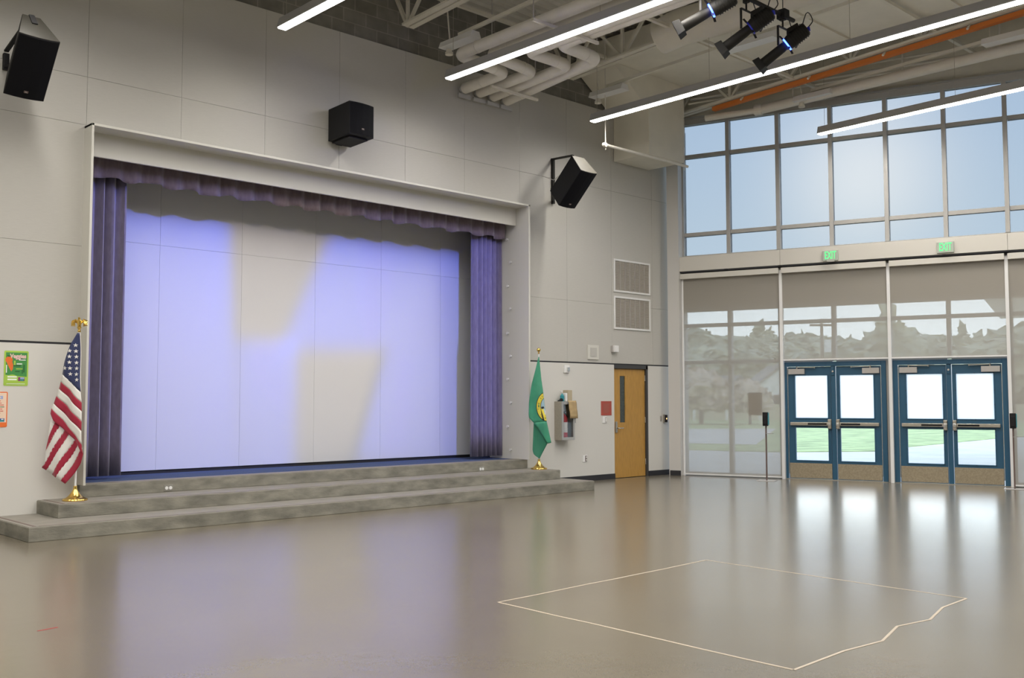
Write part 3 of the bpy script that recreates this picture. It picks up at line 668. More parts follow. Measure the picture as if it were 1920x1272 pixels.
eg.tube([(0,0,zt_+.05),(0,0,zt_+.11),(0,-.006,zt_+.14),(0,-.02,zt_+.155)], [.018,.028,.016,.010], 12)
for s in (-1, 1):
    for k in range(5):
        a = (.0+.016*k*s, 0, zt_+.105+.008*k); b = (s*(.045+.010*k), .01, zt_+.135-.004*k); c_ = (s*(.058+.012*k*.6), .0, zt_+.105-.0*k); d_ = (s*(.05+.011*k), -.005, zt_+.055+.006*(4-k)*-.2)
        eg.tube([(s*.01,0,zt_+.09), b, c_, d_], [.010,.010,.009,.003], 6)
eg.build('eagle_finial', 'brass', us, smooth=True)['label'] = 'spread winged brass eagle'
MB().tube([(0,0,zt_-.06),(0,0,zt_-.02)], .016, 12).build('pole_collar', 'white_gloss', us)

gf = thing('green_flag', 'furled green state flag with a yellow round seal on a pole beside the extinguisher cabinet', 'flag', (8.655, -.36, .31), FR)
G_ = .00199
def g_(x, y): return ((x-228)*G_, 1.48-.31+(500-y)*G_)
def gp(*pts): return [g_(*p) for p in pts]
pole_stand(gf, g_(0,100)[1])
mb = MB()
strip(mb, 'flag_green_back', gp((183,690),(178,820),(173,930),(185,965),(232,998)), gp((290,700),(305,800),(300,870),(265,935),(233,998)), 16, .025, 8)
strip(mb, 'flag_green', gp((225,135),(200,240),(165,370),(143,520),(140,648),(183,695)), gp((231,135),(250,330),(264,430),(278,560),(293,680),(293,690)), 20, 0, 8)
strip(mb, 'flag_green', gp((183,695),(240,770),(300,870)), gp((293,680),(325,830),(332,862)), 12, -.004, 6)
fl = mb.build('flag_cloth', None, gf, smooth=True, solid=.004)
# seal clipped by the flag's folded edge
def clipx(y):
    P_ = ((330,250),(430,262),(560,278),(690,294)); 
    for (a, xa), (b, xb) in zip(P_, P_[1:]):
        if a <= y <= b: return xa+(xb-xa)*(y-a)/(b-a)
    return 250
def sealpoly(rx, ry, cx=300, cy=556):
    pts = []
    for k in range(33):
        a = math.radians(95+170*k/32); x = cx+rx*math.cos(a); y = cy-ry*math.sin(a)
        if x <= clipx(y)-1: pts.append((x, y))
    y0, y1 = pts[0][1], pts[-1][1]
    for k in range(9): y = y1+(y0-y1)*k/8; pts.append((clipx(y)-1, y))
    return gp(*pts)
def onflag(mb, m, poly, d_):
    mb.use(m); n_ = len(poly); cx = sum(p[0] for p in poly)/n_; cz = sum(p[1] for p in poly)/n_
    mb.add([(x, cloth_y(x, z)-d_, z) for x, z in poly]+[(cx, cloth_y(cx, cz)-d_, cz)], [(n_, k, (k+1) % n_) for k in range(n_)])
mb = MB(); onflag(mb, 'ink', sealpoly(96,128), .008); onflag(mb, 'seal_yellow', sealpoly(91,122), .010); onflag(mb, 'ink', sealpoly(60,85), .012); onflag(mb, 'seal_sky', sealpoly(56,80), .014)
onflag(mb, 'flag_white', gp((255,585),(272,575),(285,600),(283,625),(262,612)), .016); onflag(mb, 'ink', gp((246,560),(268,556),(274,572),(250,580)), .017)
onflag(mb, 'seal_yellow', gp((262,610),(284,628),(286,645),(270,632)), .018)
for k, ch in enumerate('THE SEAL'):
    a = math.radians(192-13.5*k*.98); x = 300+76*math.cos(a); y = 556-104*math.sin(a)
    if ch != ' ' and x < clipx(y)-4:
        X0, Z0 = g_(x, y); ra = a-PI/2-.0; ca, sa = math.cos(ra), math.sin(ra); mb.use('ink')
        text_mesh(mb, ch, .042, lambda px, py, z_: (X0+px*ca-py*sa, cloth_y(X0, Z0)-.014-z_, Z0+px*sa+py*ca))
for k, ch in enumerate('1889'):
    a = math.radians(222+11*k); x = 300+76*math.cos(a); y = 556-104*math.sin(a); X0, Z0 = g_(x, y); ra = a+PI/2; ca, sa = math.cos(ra), math.sin(ra); mb.use('ink')
    text_mesh(mb, ch, .040, lambda px, py, z_: (X0+px*ca-py*sa, cloth_y(X0, Z0)-.014-z_, Z0+px*sa+py*ca))
mb.build('seal_emblem', None, fl)
zt_ = g_(0,100)[1]
MB().lathe([(0,zt_-.02),(.014,zt_-.015),(.016,zt_),(.008,zt_+.012),(.01,zt_+.016),(.028,zt_+.03),(.035,zt_+.05),(.028,zt_+.07),(.012,zt_+.083),(0,zt_+.085)]).build('ball_finial', 'brass', gf, smooth=True)

# ---------------------------------------------------------------- floor tape
def tape(pts, w_, lab, m='tape', name='floor_tape'):
    mb = MB(); vs = []; fs = []
    for i, p in enumerate(pts):
        a = Vector(pts[max(0, i-1)]); b = Vector(pts[min(len(pts)-1, i+1)]); d_ = (b-a).normalized(); n_ = Vector((-d_.y, d_.x))*w_/2
        for q in (Vector(p)+n_, Vector(p)-n_): vs += [(q.x, q.y, .0015), (q.x, q.y, .0)]
    for i in range(len(pts)-1):
        a = i*4; fs += [(a, a+2, a+6, a+4), (a, a+4, a+5, a+1), (a+2, a+3, a+7, a+6)]
    tag(mb.add(vs, fs).build(name, m), lab, 'tape')
c1, c2, c3, c4 = (1.611,-6.957), (4.301,-6.866), (4.20,-9.254), (1.52,-9.417)
def seg(a, b, n_, j, sd):
    r_ = random.Random(sd); return [(a[0]+(b[0]-a[0])*k/n_+r_.uniform(-j, j), a[1]+(b[1]-a[1])*k/n_+r_.uniform(-j, j)) for k in range(n_+1)]
tape(seg(c1, c2, 8, .006, 1), .018, 'pale masking tape line on the floor, side of the taped square nearest the stage')
tape(seg(c2, c3, 8, .006, 2), .014, 'pale masking tape line on the floor, side of the taped square nearest the window wall')
tape([c4, (2.1,-9.40), (2.5,-9.44), (2.95,-9.32), (3.3,-9.38), (3.75,-9.27), c3], .018, 'wavy masking tape line on the floor, side of the taped square farthest from the stage')
tape(seg(c1, c4, 8, .006, 4), .018, 'pale masking tape line on the floor, side of the taped square nearest the striped flag')
tape([(-1.134,-5.588), (-1.002,-5.569)], .012, 'short thin red tape mark alone on the floor', 'tape_red')

# ================================================================ SPEAKERS
def speaker_box(t_, w_, h_, d_, k, topm='speaker_top_lit'):
    f = w_/2; b = w_*k/2
    poly = [(-f,-d_/2),(-f*.5,-d_/2-.02),(0,-d_/2-.027),(f*.5,-d_/2-.02),(f,-d_/2),(b,d_/2),(-b,d_/2)]
    c_ = MB().prism(poly, -h_/2, h_/2, lambda u, v, q: (u, v, q)).build('cabinet', 'black_plastic', t_, bevel=.006)
    MB().prism([(-f+.01,-d_/2-.004),(-f*.5,-d_/2-.026),(0,-d_/2-.034),(f*.5,-d_/2-.026),(f-.01,-d_/2-.004),(f-.01,-d_/2+.01),(-f+.01,-d_/2+.01)], -h_/2+.01, h_/2-.01, lambda u, v, q: (u, v, q)).build('grille', 'grille_black', t_)
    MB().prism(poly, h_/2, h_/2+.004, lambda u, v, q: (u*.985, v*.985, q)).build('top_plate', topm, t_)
    mb = MB(); mb.use('nosing').box(-.022,.022,-d_/2-.040,-d_/2-.030,-h_/2+.078,-h_/2+.102); mb.use('closer_grey'); text_mesh(mb, 'JBL', .020, lambda x, y, z_: (x, -d_/2-.041-z_, -h_/2+.09+y)); mb.build('badge', None, t_)
    return c_
def srot(a, b, c): return (Matrix.Rotation(c, 4, 'Z') @ Matrix.Rotation(b, 4, 'Y') @ Matrix.Rotation(a, 4, 'X')).to_euler()
C0 = Vector((-3.4248,-12.3893,1.4657))
def scaled(p, s): return C0+(Vector(p)-C0)*s
# one by the picture's edge, over the posters
s1 = 1.075; p1 = scaled((-.022,-1.529,5.031), s1)
t_ = thing('loudspeaker', 'large black loudspeaker tilted down high on the wall above the posters', 'speaker', p1, 0, 'black loudspeakers on the stage wall', srot(.739,.028,-.044))
speaker_box(t_, .394*s1, .692*s1, .483*s1, .447, 'speaker_top_dim')
Mi = t_.rotation_euler.to_matrix().inverted()
def loc_(t_, p, Mi): return Mi @ (Vector(p)-t_.location)
mb = MB(); topb = t_.rotation_euler.to_matrix() @ Vector((0, .24*s1, .346*s1+.012)) + t_.location; botb = t_.rotation_euler.to_matrix() @ Vector((0, .24*s1, -.2*s1)) + t_.location
mb.bar(loc_(t_, (p1.x-.02,-.03,topb.z-.25), Mi), loc_(t_, (p1.x-.02,-.03,botb.z+.0), Mi), .06, .05)
mb.bar(loc_(t_, (p1.x-.02,-.03,topb.z-.22), Mi), loc_(t_, topb, Mi), .05, .02); mb.bar(loc_(t_, (p1.x-.02,-.03,botb.z+.04), Mi), loc_(t_, botb, Mi), .05, .02)
mb.bar(loc_(t_, topb, Mi), (0, .05, .346*s1+.012), .06, .012)
mb.build('wall_bracket', 'black_plastic', t_)
s3 = .99; p3 = scaled((9.177,-.670,5.245), s3)
t_ = thing('loudspeaker', 'large black loudspeaker tilted steeply on a wall bracket past the stage opening', 'speaker', p3, 0, 'black loudspeakers on the stage wall', srot(.825,.031,-.096))
speaker_box(t_, .379*s3, .766*s3, .432*s3, .75, 'speaker_top_lit')
R3 = t_.rotation_euler.to_matrix(); Mi = R3.inverted(); tb = R3 @ Vector((-.12, .216*s3-.01, .383*s3+.01)) + t_.location; bb = R3 @ Vector((-.12,.216*s3,-.383*s3+.05)) + t_.location
mb = MB(); wx = 9.36
mb.bar(loc_(t_, (wx,-.03,5.80), Mi), loc_(t_, (wx,-.03,4.98), Mi), .05, .05); mb.bar(loc_(t_, (wx,-.03,5.79), Mi), loc_(t_, tb, Mi), .04, .02); mb.bar(loc_(t_, (wx,-.03,5.03), Mi), loc_(t_, bb, Mi), .05, .03)
mb.build('wall_bracket', 'lamp_black', t_)
mb = MB(); mb.tube([loc_(t_, (9.1,-.01,5.45), Mi), loc_(t_, (9.2,-.2,5.36), Mi), (0-.1,.2,.05)], .005, 6); mb.build('speaker_cable', 'closer_grey', t_)
s2 = 1.163; p2 = scaled((3.66,-2.019,4.93), s2)
t_ = thing('loudspeaker', 'smaller black box loudspeaker centred on the wall above the stage opening', 'speaker', p2, 0, 'black loudspeakers on the stage wall', srot(-.03,.02,.0))
speaker_box(t_, .365*s2, .407*s2, .471*s2, .97, 'black_plastic')
MB().box(-.16,.16,-.2,.24,-.265,-.245).box(-.05,.05,.24,.31,-.25,.1).build('wall_bracket', 'black_plastic', t_)

# ================================================================ CEILING THINGS
SL = .05
# joists run from the stage wall outward, rising with the roof
jl = ['open web steel roof joist over the middle loudspeaker, ending at the block wall', 'open web steel roof joist beside the insulated pipes', 'open web steel roof joist with an orange strip along it, nearest the windows', 'open web steel roof joist over the striped flag']
for k, (xj, lab) in enumerate(((5.83, jl[0]), (9.45, jl[1]), (12.62, jl[2]), (2.3, jl[3]))):
    jt = thing('roof_joist', lab, 'joist', (xj, 0, 7.2 if k != 2 else 7.13), 0, 'roof joists')
    L_ = 16.5; y0 = -.35
    def zb(y): return SL*(-y)-.0
    for s in (-1, 1):
        MB().bar((s*.065, y0, zb(y0)), (s*.065, -L_, zb(-L_)), .10, .035).build('bottom_angle', 'cream', jt)
    MB().bar((0, .03, .70+zb(0)), (0, -L_, .70+zb(-L_)), .16, .05).build('top_chord', 'cream', jt)
    mb = MB(); npn = 13; pl = (L_+y0)/npn
    for i in range(npn):
        ya = y0-pl*i; yb_ = ya-pl/2; yc = ya-pl
        mb.bar((0,ya,zb(ya)), (0,yb_,.69+zb(yb_)), .045, .045).bar((0,yb_,.69+zb(yb_)), (0,yc,zb(yc)), .045, .045)
        mb.bar((0,ya,zb(ya)), (0,ya,.69+zb(ya)), .05, .04)
    mb.bar((0,y0,zb(y0)), (0,.02,.69), .05, .05)
    mb.build('web_bars', 'cream', jt)
    if k == 2:
        MB().bar((.02,-1.2,-.075+zb(-1.2)), (.02,-L_,-.075+zb(-L_)), .10, .075).build('orange_strip', 'orange', jt)['label'] = 'bright orange strip'
        for y in (-1.9,-3.3,-4.7,-6.1,-7.5): MB().tube([(-.10,y,-.1+zb(y)),(.02,y,-.0+zb(y))], .02, 8).build('strip_clamp', 'cream', jt)
# bridging bars parallel with the stage wall
blab = ['thin cream ceiling bar parallel to the stage wall, the one closest to the block wall', 'thin cream ceiling bar parallel to the stage wall, second out from the block wall', 'thin cream ceiling bar parallel to the stage wall, third out from the block wall', 'thin cream ceiling bar crossing above the spotlights, fourth out from the block wall']
for (y, z), lab in zip(((-.75,7.62),(-3.0,7.28),(-5.6,7.45),(-8.2,7.55)), blab):
    tag(MB().bar((-2,y,z),(12.5+(-y)*.3,y,z),.06,.05).build('bridging_bar','cream'), lab, 'bar')
# board ducts
mb = MB(); mb.box(10.02, 12.42, -16, .0, 7.53, 7.98)
dt = thing('air_duct', 'wide flat cream duct panels filling the ceiling between two roof joists near the windows', 'duct', (0,0,0)); mb.build('duct_body', 'cream', dt, bevel=.01)
for y in (-.72,-2.5,-4.33,-6.2,-8.1,-10,-12): MB().bar((9.98,y,7.515),(12.46,y,7.515),.07,.04).build('seam_flange','cream',dt)
bxd = MB().prism([(10.12,7.53),(10.12,7.48),(11.06,6.86),(11.06,6.03),(12.12,6.03),(12.12,7.53)], -.865, -.006, lambda u, v, q: (u, q, v)).build('boxed_duct', 'cream', bevel=.006)
tag(bxd, 'cream boxed duct dropping from the ceiling in the corner beside the tall windows', 'duct')
# round ducts near the middle
rd = thing('round_duct', 'fat round cream duct elbow with a dark grille behind the hanging spotlights', 'duct', (9.3,-3.0,7.3))
MB().tube([(-.2,.35,-.05),(-.15,-.0,.03),(.0,-.35,.08),(.1,-.9,.1),(.12,-8,.4)], [.27,.29,.29,.28,.28], 24).build('duct_pipe','cream',rd,smooth=True)
MB().tube([(-.2,.35,-.05),(-.215,.38,-.06)], .22, 24).build('duct_grille','dark',rd)
# insulated pipes: come along the roof, cross over, return to the stage wall
pp = [((7.211,-.10),(7.16,-1.14),(6.08,-1.25),(5.95,-9)), ((7.54,-.10),(7.45,-1.46),(6.40,-1.60),(6.25,-9)), ((7.85,-.10),(7.62,-2.06),(6.75,-2.05),(6.6,-9)), ((8.16,-.10),(7.72,-2.55),(6.86,-2.60),(6.72,-9))]
plab = ['thick cream insulated pipe bending back to the block wall, nearest the middle loudspeaker', 'thick cream insulated pipe bending back to the block wall, second from the middle loudspeaker', 'thick cream insulated pipe bending back to the block wall, third from the middle loudspeaker', 'thick cream insulated pipe bending back to the block wall, farthest from the middle loudspeaker']
def rounded(pts, r, n_=6):
    out_ = [Vector(pts[0])]
    for i in range(1, len(pts)-1):
        p = Vector(pts[i]); a = (Vector(pts[i-1])-p).normalized(); b = (Vector(pts[i+1])-p).normalized()
        for k in range(n_+1):
            f_ = k/n_; out_.append(p + a*r*(1-f_)**2 + b*r*f_**2)
    out_.append(Vector(pts[-1])); return out_
for k, (P4, lab) in enumerate(zip(pp, plab)):
    a, b, c_, d_ = P4
    zz = [6.60, 6.60, 6.60+.0, 6.62]
    P3 = [(a[0],a[1],zz[0]),(b[0],b[1],zz[1]),(c_[0],c_[1],zz[2]),(d_[0],d_[1],zz[3])]
    t_ = thing('insulated_pipe', lab, 'pipe', (0,0,0), 0, 'insulated pipes')
    MB().tube(rounded(P3, .17), .088 if k < 3 else .095, 20).build('pipe_run','cream_pipe',t_,smooth=True)
    for i in range(3):
        mb = MB(); p = Vector(P3[i]); q = Vector(P3[i+1]); dd = (q-p).normalized()
        m_ = p+dd*.45 if i != 1 else p+dd*.28; mb.tube([m_-dd*.012, m_+dd*.012], .093 if k < 3 else .10, 20)
        mb.build('joint_band','cream_pipe',t_,smooth=True)
    MB().tube([(a[0],-.02,6.6),(a[0],-.10,6.6)], .06, 14).box(a[0]-.13,a[0]+.13,-.10,-.06,6.44,6.50).build('pipe_end','housing',t_)
hr = thing('pipe_hanger', 'cream channel rack with thin rods carrying the four insulated pipes', 'hanger', (0,0,0))
MB().bar((7.2,-.75,6.48),(8.25,-.75,6.48),.04,.04).build('channel_bar','cream',hr)
for x in (7.22, 8.2): MB().tube([(x,-.75,6.48),(x,-.75,8.0)],.008,8).build('threaded_rod','closer_grey',hr)
MB().bar((5.7,-3.2,6.49),(7.0,-3.2,6.49),.04,.04).build('channel_bar','cream',hr)
for x in (5.72, 6.98): MB().tube([(x,-3.2,6.49),(x,-3.2,8.1)],.008,8).build('threaded_rod','closer_grey',hr)

# strut channels with box luminaires at their ends
for k, (x, y0, z, lab1, lab2) in enumerate(((6.35,-.95,7.05,'cream strut channel running out from the white box lamp over the middle loudspeaker','small white box lamp on a strut end above the middle loudspeaker'),
                               (9.73,-1.0,6.98,'cream strut channel running out from the white box lamp over the tilted loudspeaker','small white box lamp on a strut end above the tilted loudspeaker'),
                               (12.98,-3.1,7.12,'cream strut channel close to the clerestory windows','small white box lamp on a strut beside the clerestory windows'))):
    tag(MB().bar((x,y0,z),(x-.15,-15,z+.03*(15+y0)),.045,.05).build('strut_channel','cream'), lab1, 'channel', 'strut channels')
    bl = thing('box_lamp', lab2, 'lamp', (x-.05,y0+.05,z-.12), 0, 'white box lamps on strut ends')
    MB().prism([(-.11,-.05),(.11,-.05),(.07,.05),(-.07,.05)], -.5, .25, lambda u, v, q: (u, q, v)).build('lamp_housing','white_gloss',bl,bevel=.004)
    MB().tube([(.0,.12,-.08),(.0,.12,-.12)],.045,16).tube([(0,.12,-.12),(0,.12,-.16)],.06,16).build('end_ring','cream',bl)
    MB().tube([(0,.1,.05),(.02,.15,.25),(-.05,.1,.5),(-.3,0,.6)],.012,8).build('conduit','cream',bl,smooth=True)
for x, y, z, lab in ((9.62,-3.9,6.95,'white box lamp seen behind the three black spotlights'),(12.75,-6.6,7.12,'white box lamp by the windows close to the upper picture corner')):
    bl = thing('box_lamp', lab, 'lamp', (x,y,z), 0, 'white box lamps on strut ends')
    MB().prism([(-.11,-.05),(.11,-.05),(.07,.05),(-.07,.05)], -.55, .35, lambda u, v, q: (u, q, v)).build('lamp_housing','white_gloss',bl)
    for q in (-.4, .25): MB().tube([(0,q,.05),(0,q,.6 if x < 10 else 1.3)], .006, 6).build('hanger_rod','cream',bl)
# wall-hugging pipe with a drop rod, in front of the boxed duct
cp = thing('curtain_pipe', 'slim cream pipe hung level on a rod in front of the boxed duct', 'pipe', (0,0,0))
MB().tube([(9.66,-1.0,5.925),(12.05,-1.0,5.925)],.026,12).build('pipe_run','cream_pipe',cp,smooth=True)
MB().tube([(9.68,-1.0,5.84),(9.68,-1.0,7.9)],.010,8).build('hanger_rod','cream_pipe',cp); MB().tube([(11.95,-1.0,5.84),(11.95,-1.0,7.5)],.006,8).build('hanger_rod','cream_pipe',cp)
MB().tube([(9.66,-1.03,5.925),(9.66,-.97,5.925)],.04,12).build('end_clamp','cream_pipe',cp)
# pipes running along above the clerestory
wp = thing('sprinkler_main', 'long thick cream pipe running above the clerestory windows', 'pipe', (0,0,0))
MB().tube([(12.65,-1.0,6.98),(12.98,-2.0,7.0)],.06,14).tube([(12.98,-2.0,7.0),(13.05,-7,7.02),(13.2,-15,7.1)],.088,16).build('pipe_run','cream_pipe',wp,smooth=True)
MB().tube([(12.95,-1.93,7.0),(12.99,-2.06,7.0)],.105,16).tube([(12.95,-1.90,7.0),(12.955,-1.91,7.0)],.075,14).build('coupling','cream_pipe',wp)
for y in (-2.7,-4.8,-6.4,-8.5):
    MB().tube([(13.03,y,7.0),(13.03,y,8.2)],.018,8).build('hanger_rod','cream_pipe',wp)
for k, (t0, off, z, r_, lab) in enumerate(((.6,.35,7.55,.022,'thin upper conduit along the wall above the clerestory'),(.6,.30,7.42,.028,'thin middle conduit along the wall above the clerestory'),(.6,.42,7.30,.022,'thin lower conduit along the wall above the clerestory'))):
    tag(MB().tube([WP(t0,off,z), WP(14,off,z+.1)], r_, 10).build('wall_conduit','cream_pipe',smooth=True), lab, 'conduit', 'conduits above the clerestory')

# ---------------------------------------------------------------- linear lamps
LL = ['long glowing linear lamp ending above the middle of the stage wall, nearest the first loudspeaker', 'long glowing linear lamp ending beside the four insulated pipes', 'long glowing linear lamp passing just under the black spotlights', 'long glowing linear lamp hanging in front of the clerestory windows']
def linear(x, y0, y1, lab, dx=0):
    z = 6.29; t_ = thing('linear_lamp', lab, 'lamp', (x, y0, z), 0, 'linear ceiling lamps') if lab else thing('linear_lamp', 'long glowing linear lamp of the rows beside the picture, lighting the stage wall', 'lamp', (x, y0, z), 0, 'linear ceiling lamps')
    L_ = y1-y0
    f = lambda u, v, q: (u+dx*q/L_, q, v)
    MB().prism([(-.065,0),(-.068,.012),(-.035,.13),(.035,.13),(.068,.012),(.065,0)], 0, L_, f).build('lamp_housing','housing',t_)
    MB().prism([(-.06,0.0),(-.056,-.016),(.056,-.016),(.06,0.0)], -.01, L_+.01, f).build('lamp_lens','lens_led',t_)['label'] = 'glowing white lens'
    ad = bpy.data.lights.new('lamp_light', 'AREA'); ad.shape = 'RECTANGLE'; ad.size = .10; ad.size_y = -L_-.04; ad.energy = LAMP_W*(-L_)/12; ad.spread = math.radians(160); ad.color = (1, .95, .875)
    ao = bpy.data.objects.new('lamp_light', ad); COL.objects.link(ao); ao.parent = t_; ao.location = (dx/2, L_/2, -.02); ao.rotation_euler = (0, 0, -dx/L_)
    n_ = int(-L_/2.4)
    for i in range(n_+1):
        y = -.12+(L_+.24)*i/n_; xx = dx*y/L_; MB().tube([(xx,y,.12),(xx,y,H-z+.0)],.003,6).build('hanging_wire','steel',t_)
    return t_
linear(3.2, -1.1, -13.1, LL[0], -.1); linear(6.08, -1.02, -13.0, LL[1], -.1); linear(9.377, -.96, -13, LL[2], -.25); linear(12.99, -3.23, -13, LL[3], -.4)
linear(.2, -1.1, -13.1, None); linear(-2.8, -1.1, -13.1, None); linear(-5.8, -1.1, -13.1, None)

# ---------------------------------------------------------------- stage spotlights on a batten
bt = thing('lighting_batten', 'black pipe batten above the frame edge carrying the stage spotlights', 'batten', (0,-5.5,6.52))
MB().tube([(5.4,0,0),(8.32,0,0)],.028,12).build('batten_pipe','lamp_black',bt,smooth=True)
MB().box(8.0,8.12,-.06,.06,-.05,.07).build('end_clamp','black_plastic',bt)
for x in (8.06, 5.9): MB().tube([(x,0,0),(x,0,2.0-.3)],.006,8).build('suspension_cable','dark',bt)
bt = thing('lighting_batten', 'black pipe batten wholly above the picture carrying the spotlights farther from the stage', 'batten', (0,-6.7,6.52))
MB().tube([(3.9,0,0),(6.1,0,0)],.028,12).build('batten_pipe','lamp_black',bt,smooth=True)
for x in (4.0, 6.0): MB().tube([(x,0,0),(x,0,1.75)],.006,8).build('suspension_cable','dark',bt)
def spot_fixture(x, tgt, lab, led):
    piv = Vector((x,-5.5 if x > 6.2 else -6.7,6.09)); d_ = (Vector(tgt)-piv).normalized()
    t_ = thing('stage_spotlight', lab, 'spotlight', piv, 0, 'stage spotlights')
    q = d_.to_track_quat('-Y','Z').to_matrix()
    def F(p): return q @ (Vector(p)*.92)
    def tb(mb, ys, rs, n_=18): return mb.tube([F((0,y,0)) for y in ys], [a*.9 for a in rs], n_)
    tb(MB(), (.40,.38,.12,.06), (.085,.105,.105,.09)).build('lamp_body','lamp_black',t_,smooth=True)
    mb = MB()
    for i in range(7): tb(mb, (.14+.035*i,.148+.035*i), (.118,.118), 16)
    mb.build('cooling_fins','lamp_black',t_)
    tb(MB(), (.06,-.02,-.34,-.36), (.062,.07,.075,.07)).build('lens_barrel','lamp_black',t_,smooth=True)
    r_ = MB(); tb(r_, (.075,.055), (.101,.101), 20); r_.build('shutter_ring','led_blue' if led else 'blue_connector',t_)
    mb = MB()
    for k in range(4):
        a = PI/4+PI/2*k; mb.bar(F((.06*math.cos(a),.065,.06*math.sin(a))), F((.17*math.cos(a),.05,.17*math.sin(a))), .03, .003)
    mb.build('shutter_blades','lamp_black',t_)
    cf = MB(); cf.add([F(p) for p in ((-.085,-.34,-.085),(.085,-.34,-.085),(.085,-.34,.085),(-.085,-.34,.085),(-.10,-.44,-.10),(.10,-.44,-.10),(.10,-.44,.10),(-.10,-.44,.10))], [(0,1,5,4),(1,2,6,5),(2,3,7,6),(3,0,4,7)])
    cf.build('colour_frame','lamp_black',t_,solid=.004)
    MB().tube([F((0,-.345,0)),F((0,-.362,0))],.06,18).build('lens_glass','lens_glass',t_)
    MB().bar(F((.0,.34,.10)),F((.0,.18,.13)),.12,.06).build('power_supply','lamp_black',t_)
    for s in (-1, 1): MB().bar((s*.12,0,0),(s*.12,0,.26),.03,.008).build('yoke_arm','lamp_black',t_)
    MB().bar((-.125,0,.26),(.125,0,.26),.03,.01).tube([(0,0,.26),(0,0,.36)],.012,8).box(-.025,.025,-.035,.035,.36,.46).build('hook_clamp','lamp_black',t_)
    MB().tube([F((0,.42,.0)),F((0,.40,-.05))],.022,10).build('power_plug','blue_connector',t_)
    cab = [F((0,.42,0)),F((.05,.52,.02)),F((.15,.50,.12)),Vector((.25,-.05,.05)),Vector((.3,.02,.25)),Vector((.15,.0,.42))]
    pts = []
    for i in range(len(cab)-1):
        for k in range(5):
            f_ = k/5; p0 = cab[max(0,i-1)]; p1_, p2_ = cab[i], cab[i+1]; p3_ = cab[min(len(cab)-1,i+2)]
            pts.append(.5*((2*p1_)+(-p0+p2_)*f_+(2*p0-5*p1_+4*p2_-p3_)*f_*f_+(-p0+3*p1_-3*p2_+p3_)*f_**3))
    MB().tube(pts+[cab[-1]], .007, 6).build('power_cable','dark',t_,smooth=True)
    return piv + d_*.50, d_
def beam(pos, tgt, poly, col, power, soft=.05, name='beam_light'):
    """a profile spotlight: its framing shutters cut the beam to the polygon of points on the stage's back wall"""
    ld = bpy.data.lights.new(name, 'SPOT'); ld.spot_size = math.radians(70); ld.spot_blend = .2; ld.shadow_soft_size = .06; ld.energy = power; ld.color = (1,1,1)
    ob = bpy.data.objects.new(name, ld); COL.objects.link(ob); ob.location = pos
    rot = (Vector(tgt)-Vector(pos)).to_track_quat('-Z','Y'); ob.rotation_mode = 'QUATERNION'; ob.rotation_quaternion = rot
    inv = rot.to_matrix().inverted(); P_ = []
    for x, z in poly:
        v = inv @ (Vector((x, YS, z))-Vector(pos)); P_.append((v.x/-v.z, v.y/-v.z))
    cx = sum(p[0] for p in P_)/len(P_); cy = sum(p[1] for p in P_)/len(P_)
    ld.use_nodes = True; t = ld.node_tree; em = t.nodes['Emission']; em.inputs[0].default_value = (*col, 1)
    tc_ = N(t,'ShaderNodeTexCoord'); sp_ = N(t,'ShaderNodeSeparateXYZ'); t.links.new(tc_.outputs['Normal'], sp_.inputs[0])
    def mth(op, a, b=None):
        n_ = N(t,'ShaderNodeMath',operation=op)
        for i, q in enumerate((a, b)):
            if q is None: continue
            if isinstance(q, (int, float)): n_.inputs[i].default_value = q
            else: t.links.new(q, n_.inputs[i])
        return n_.outputs[0]
    nz = mth('ABSOLUTE', sp_.outputs[2]); X_ = mth('DIVIDE', sp_.outputs[0], nz); Y_ = mth('DIVIDE', sp_.outputs[1], nz); acc = None
    for i in range(len(P_)):
        a = P_[i]; b = P_[(i+1) % len(P_)]; nx, ny = -(b[1]-a[1]), b[0]-a[0]; l_ = math.hypot(nx, ny); nx /= l_; ny /= l_
        if (cx-a[0])*nx+(cy-a[1])*ny < 0: nx, ny = -nx, -ny
        d0 = mth('SUBTRACT', mth('ADD', mth('MULTIPLY', X_, nx), mth('MULTIPLY', Y_, ny)), a[0]*nx+a[1]*ny)
        mr = N(t,'ShaderNodeMapRange',interpolation_type='SMOOTHSTEP'); t.links.new(d0, mr.inputs[0]); mr.inputs[1].default_value = -soft/2; mr.inputs[2].default_value = soft/2
        acc = mr.outputs[0] if acc is None else mth('MULTIPLY', acc, mr.outputs[0])
    t.links.new(mth('ADD', mth('MULTIPLY', acc, .988), .012), em.inputs[1]); return ob
BLUE = (.13, .19, 1.0); WARM = (1.0, .82, .62)
PW = 1120
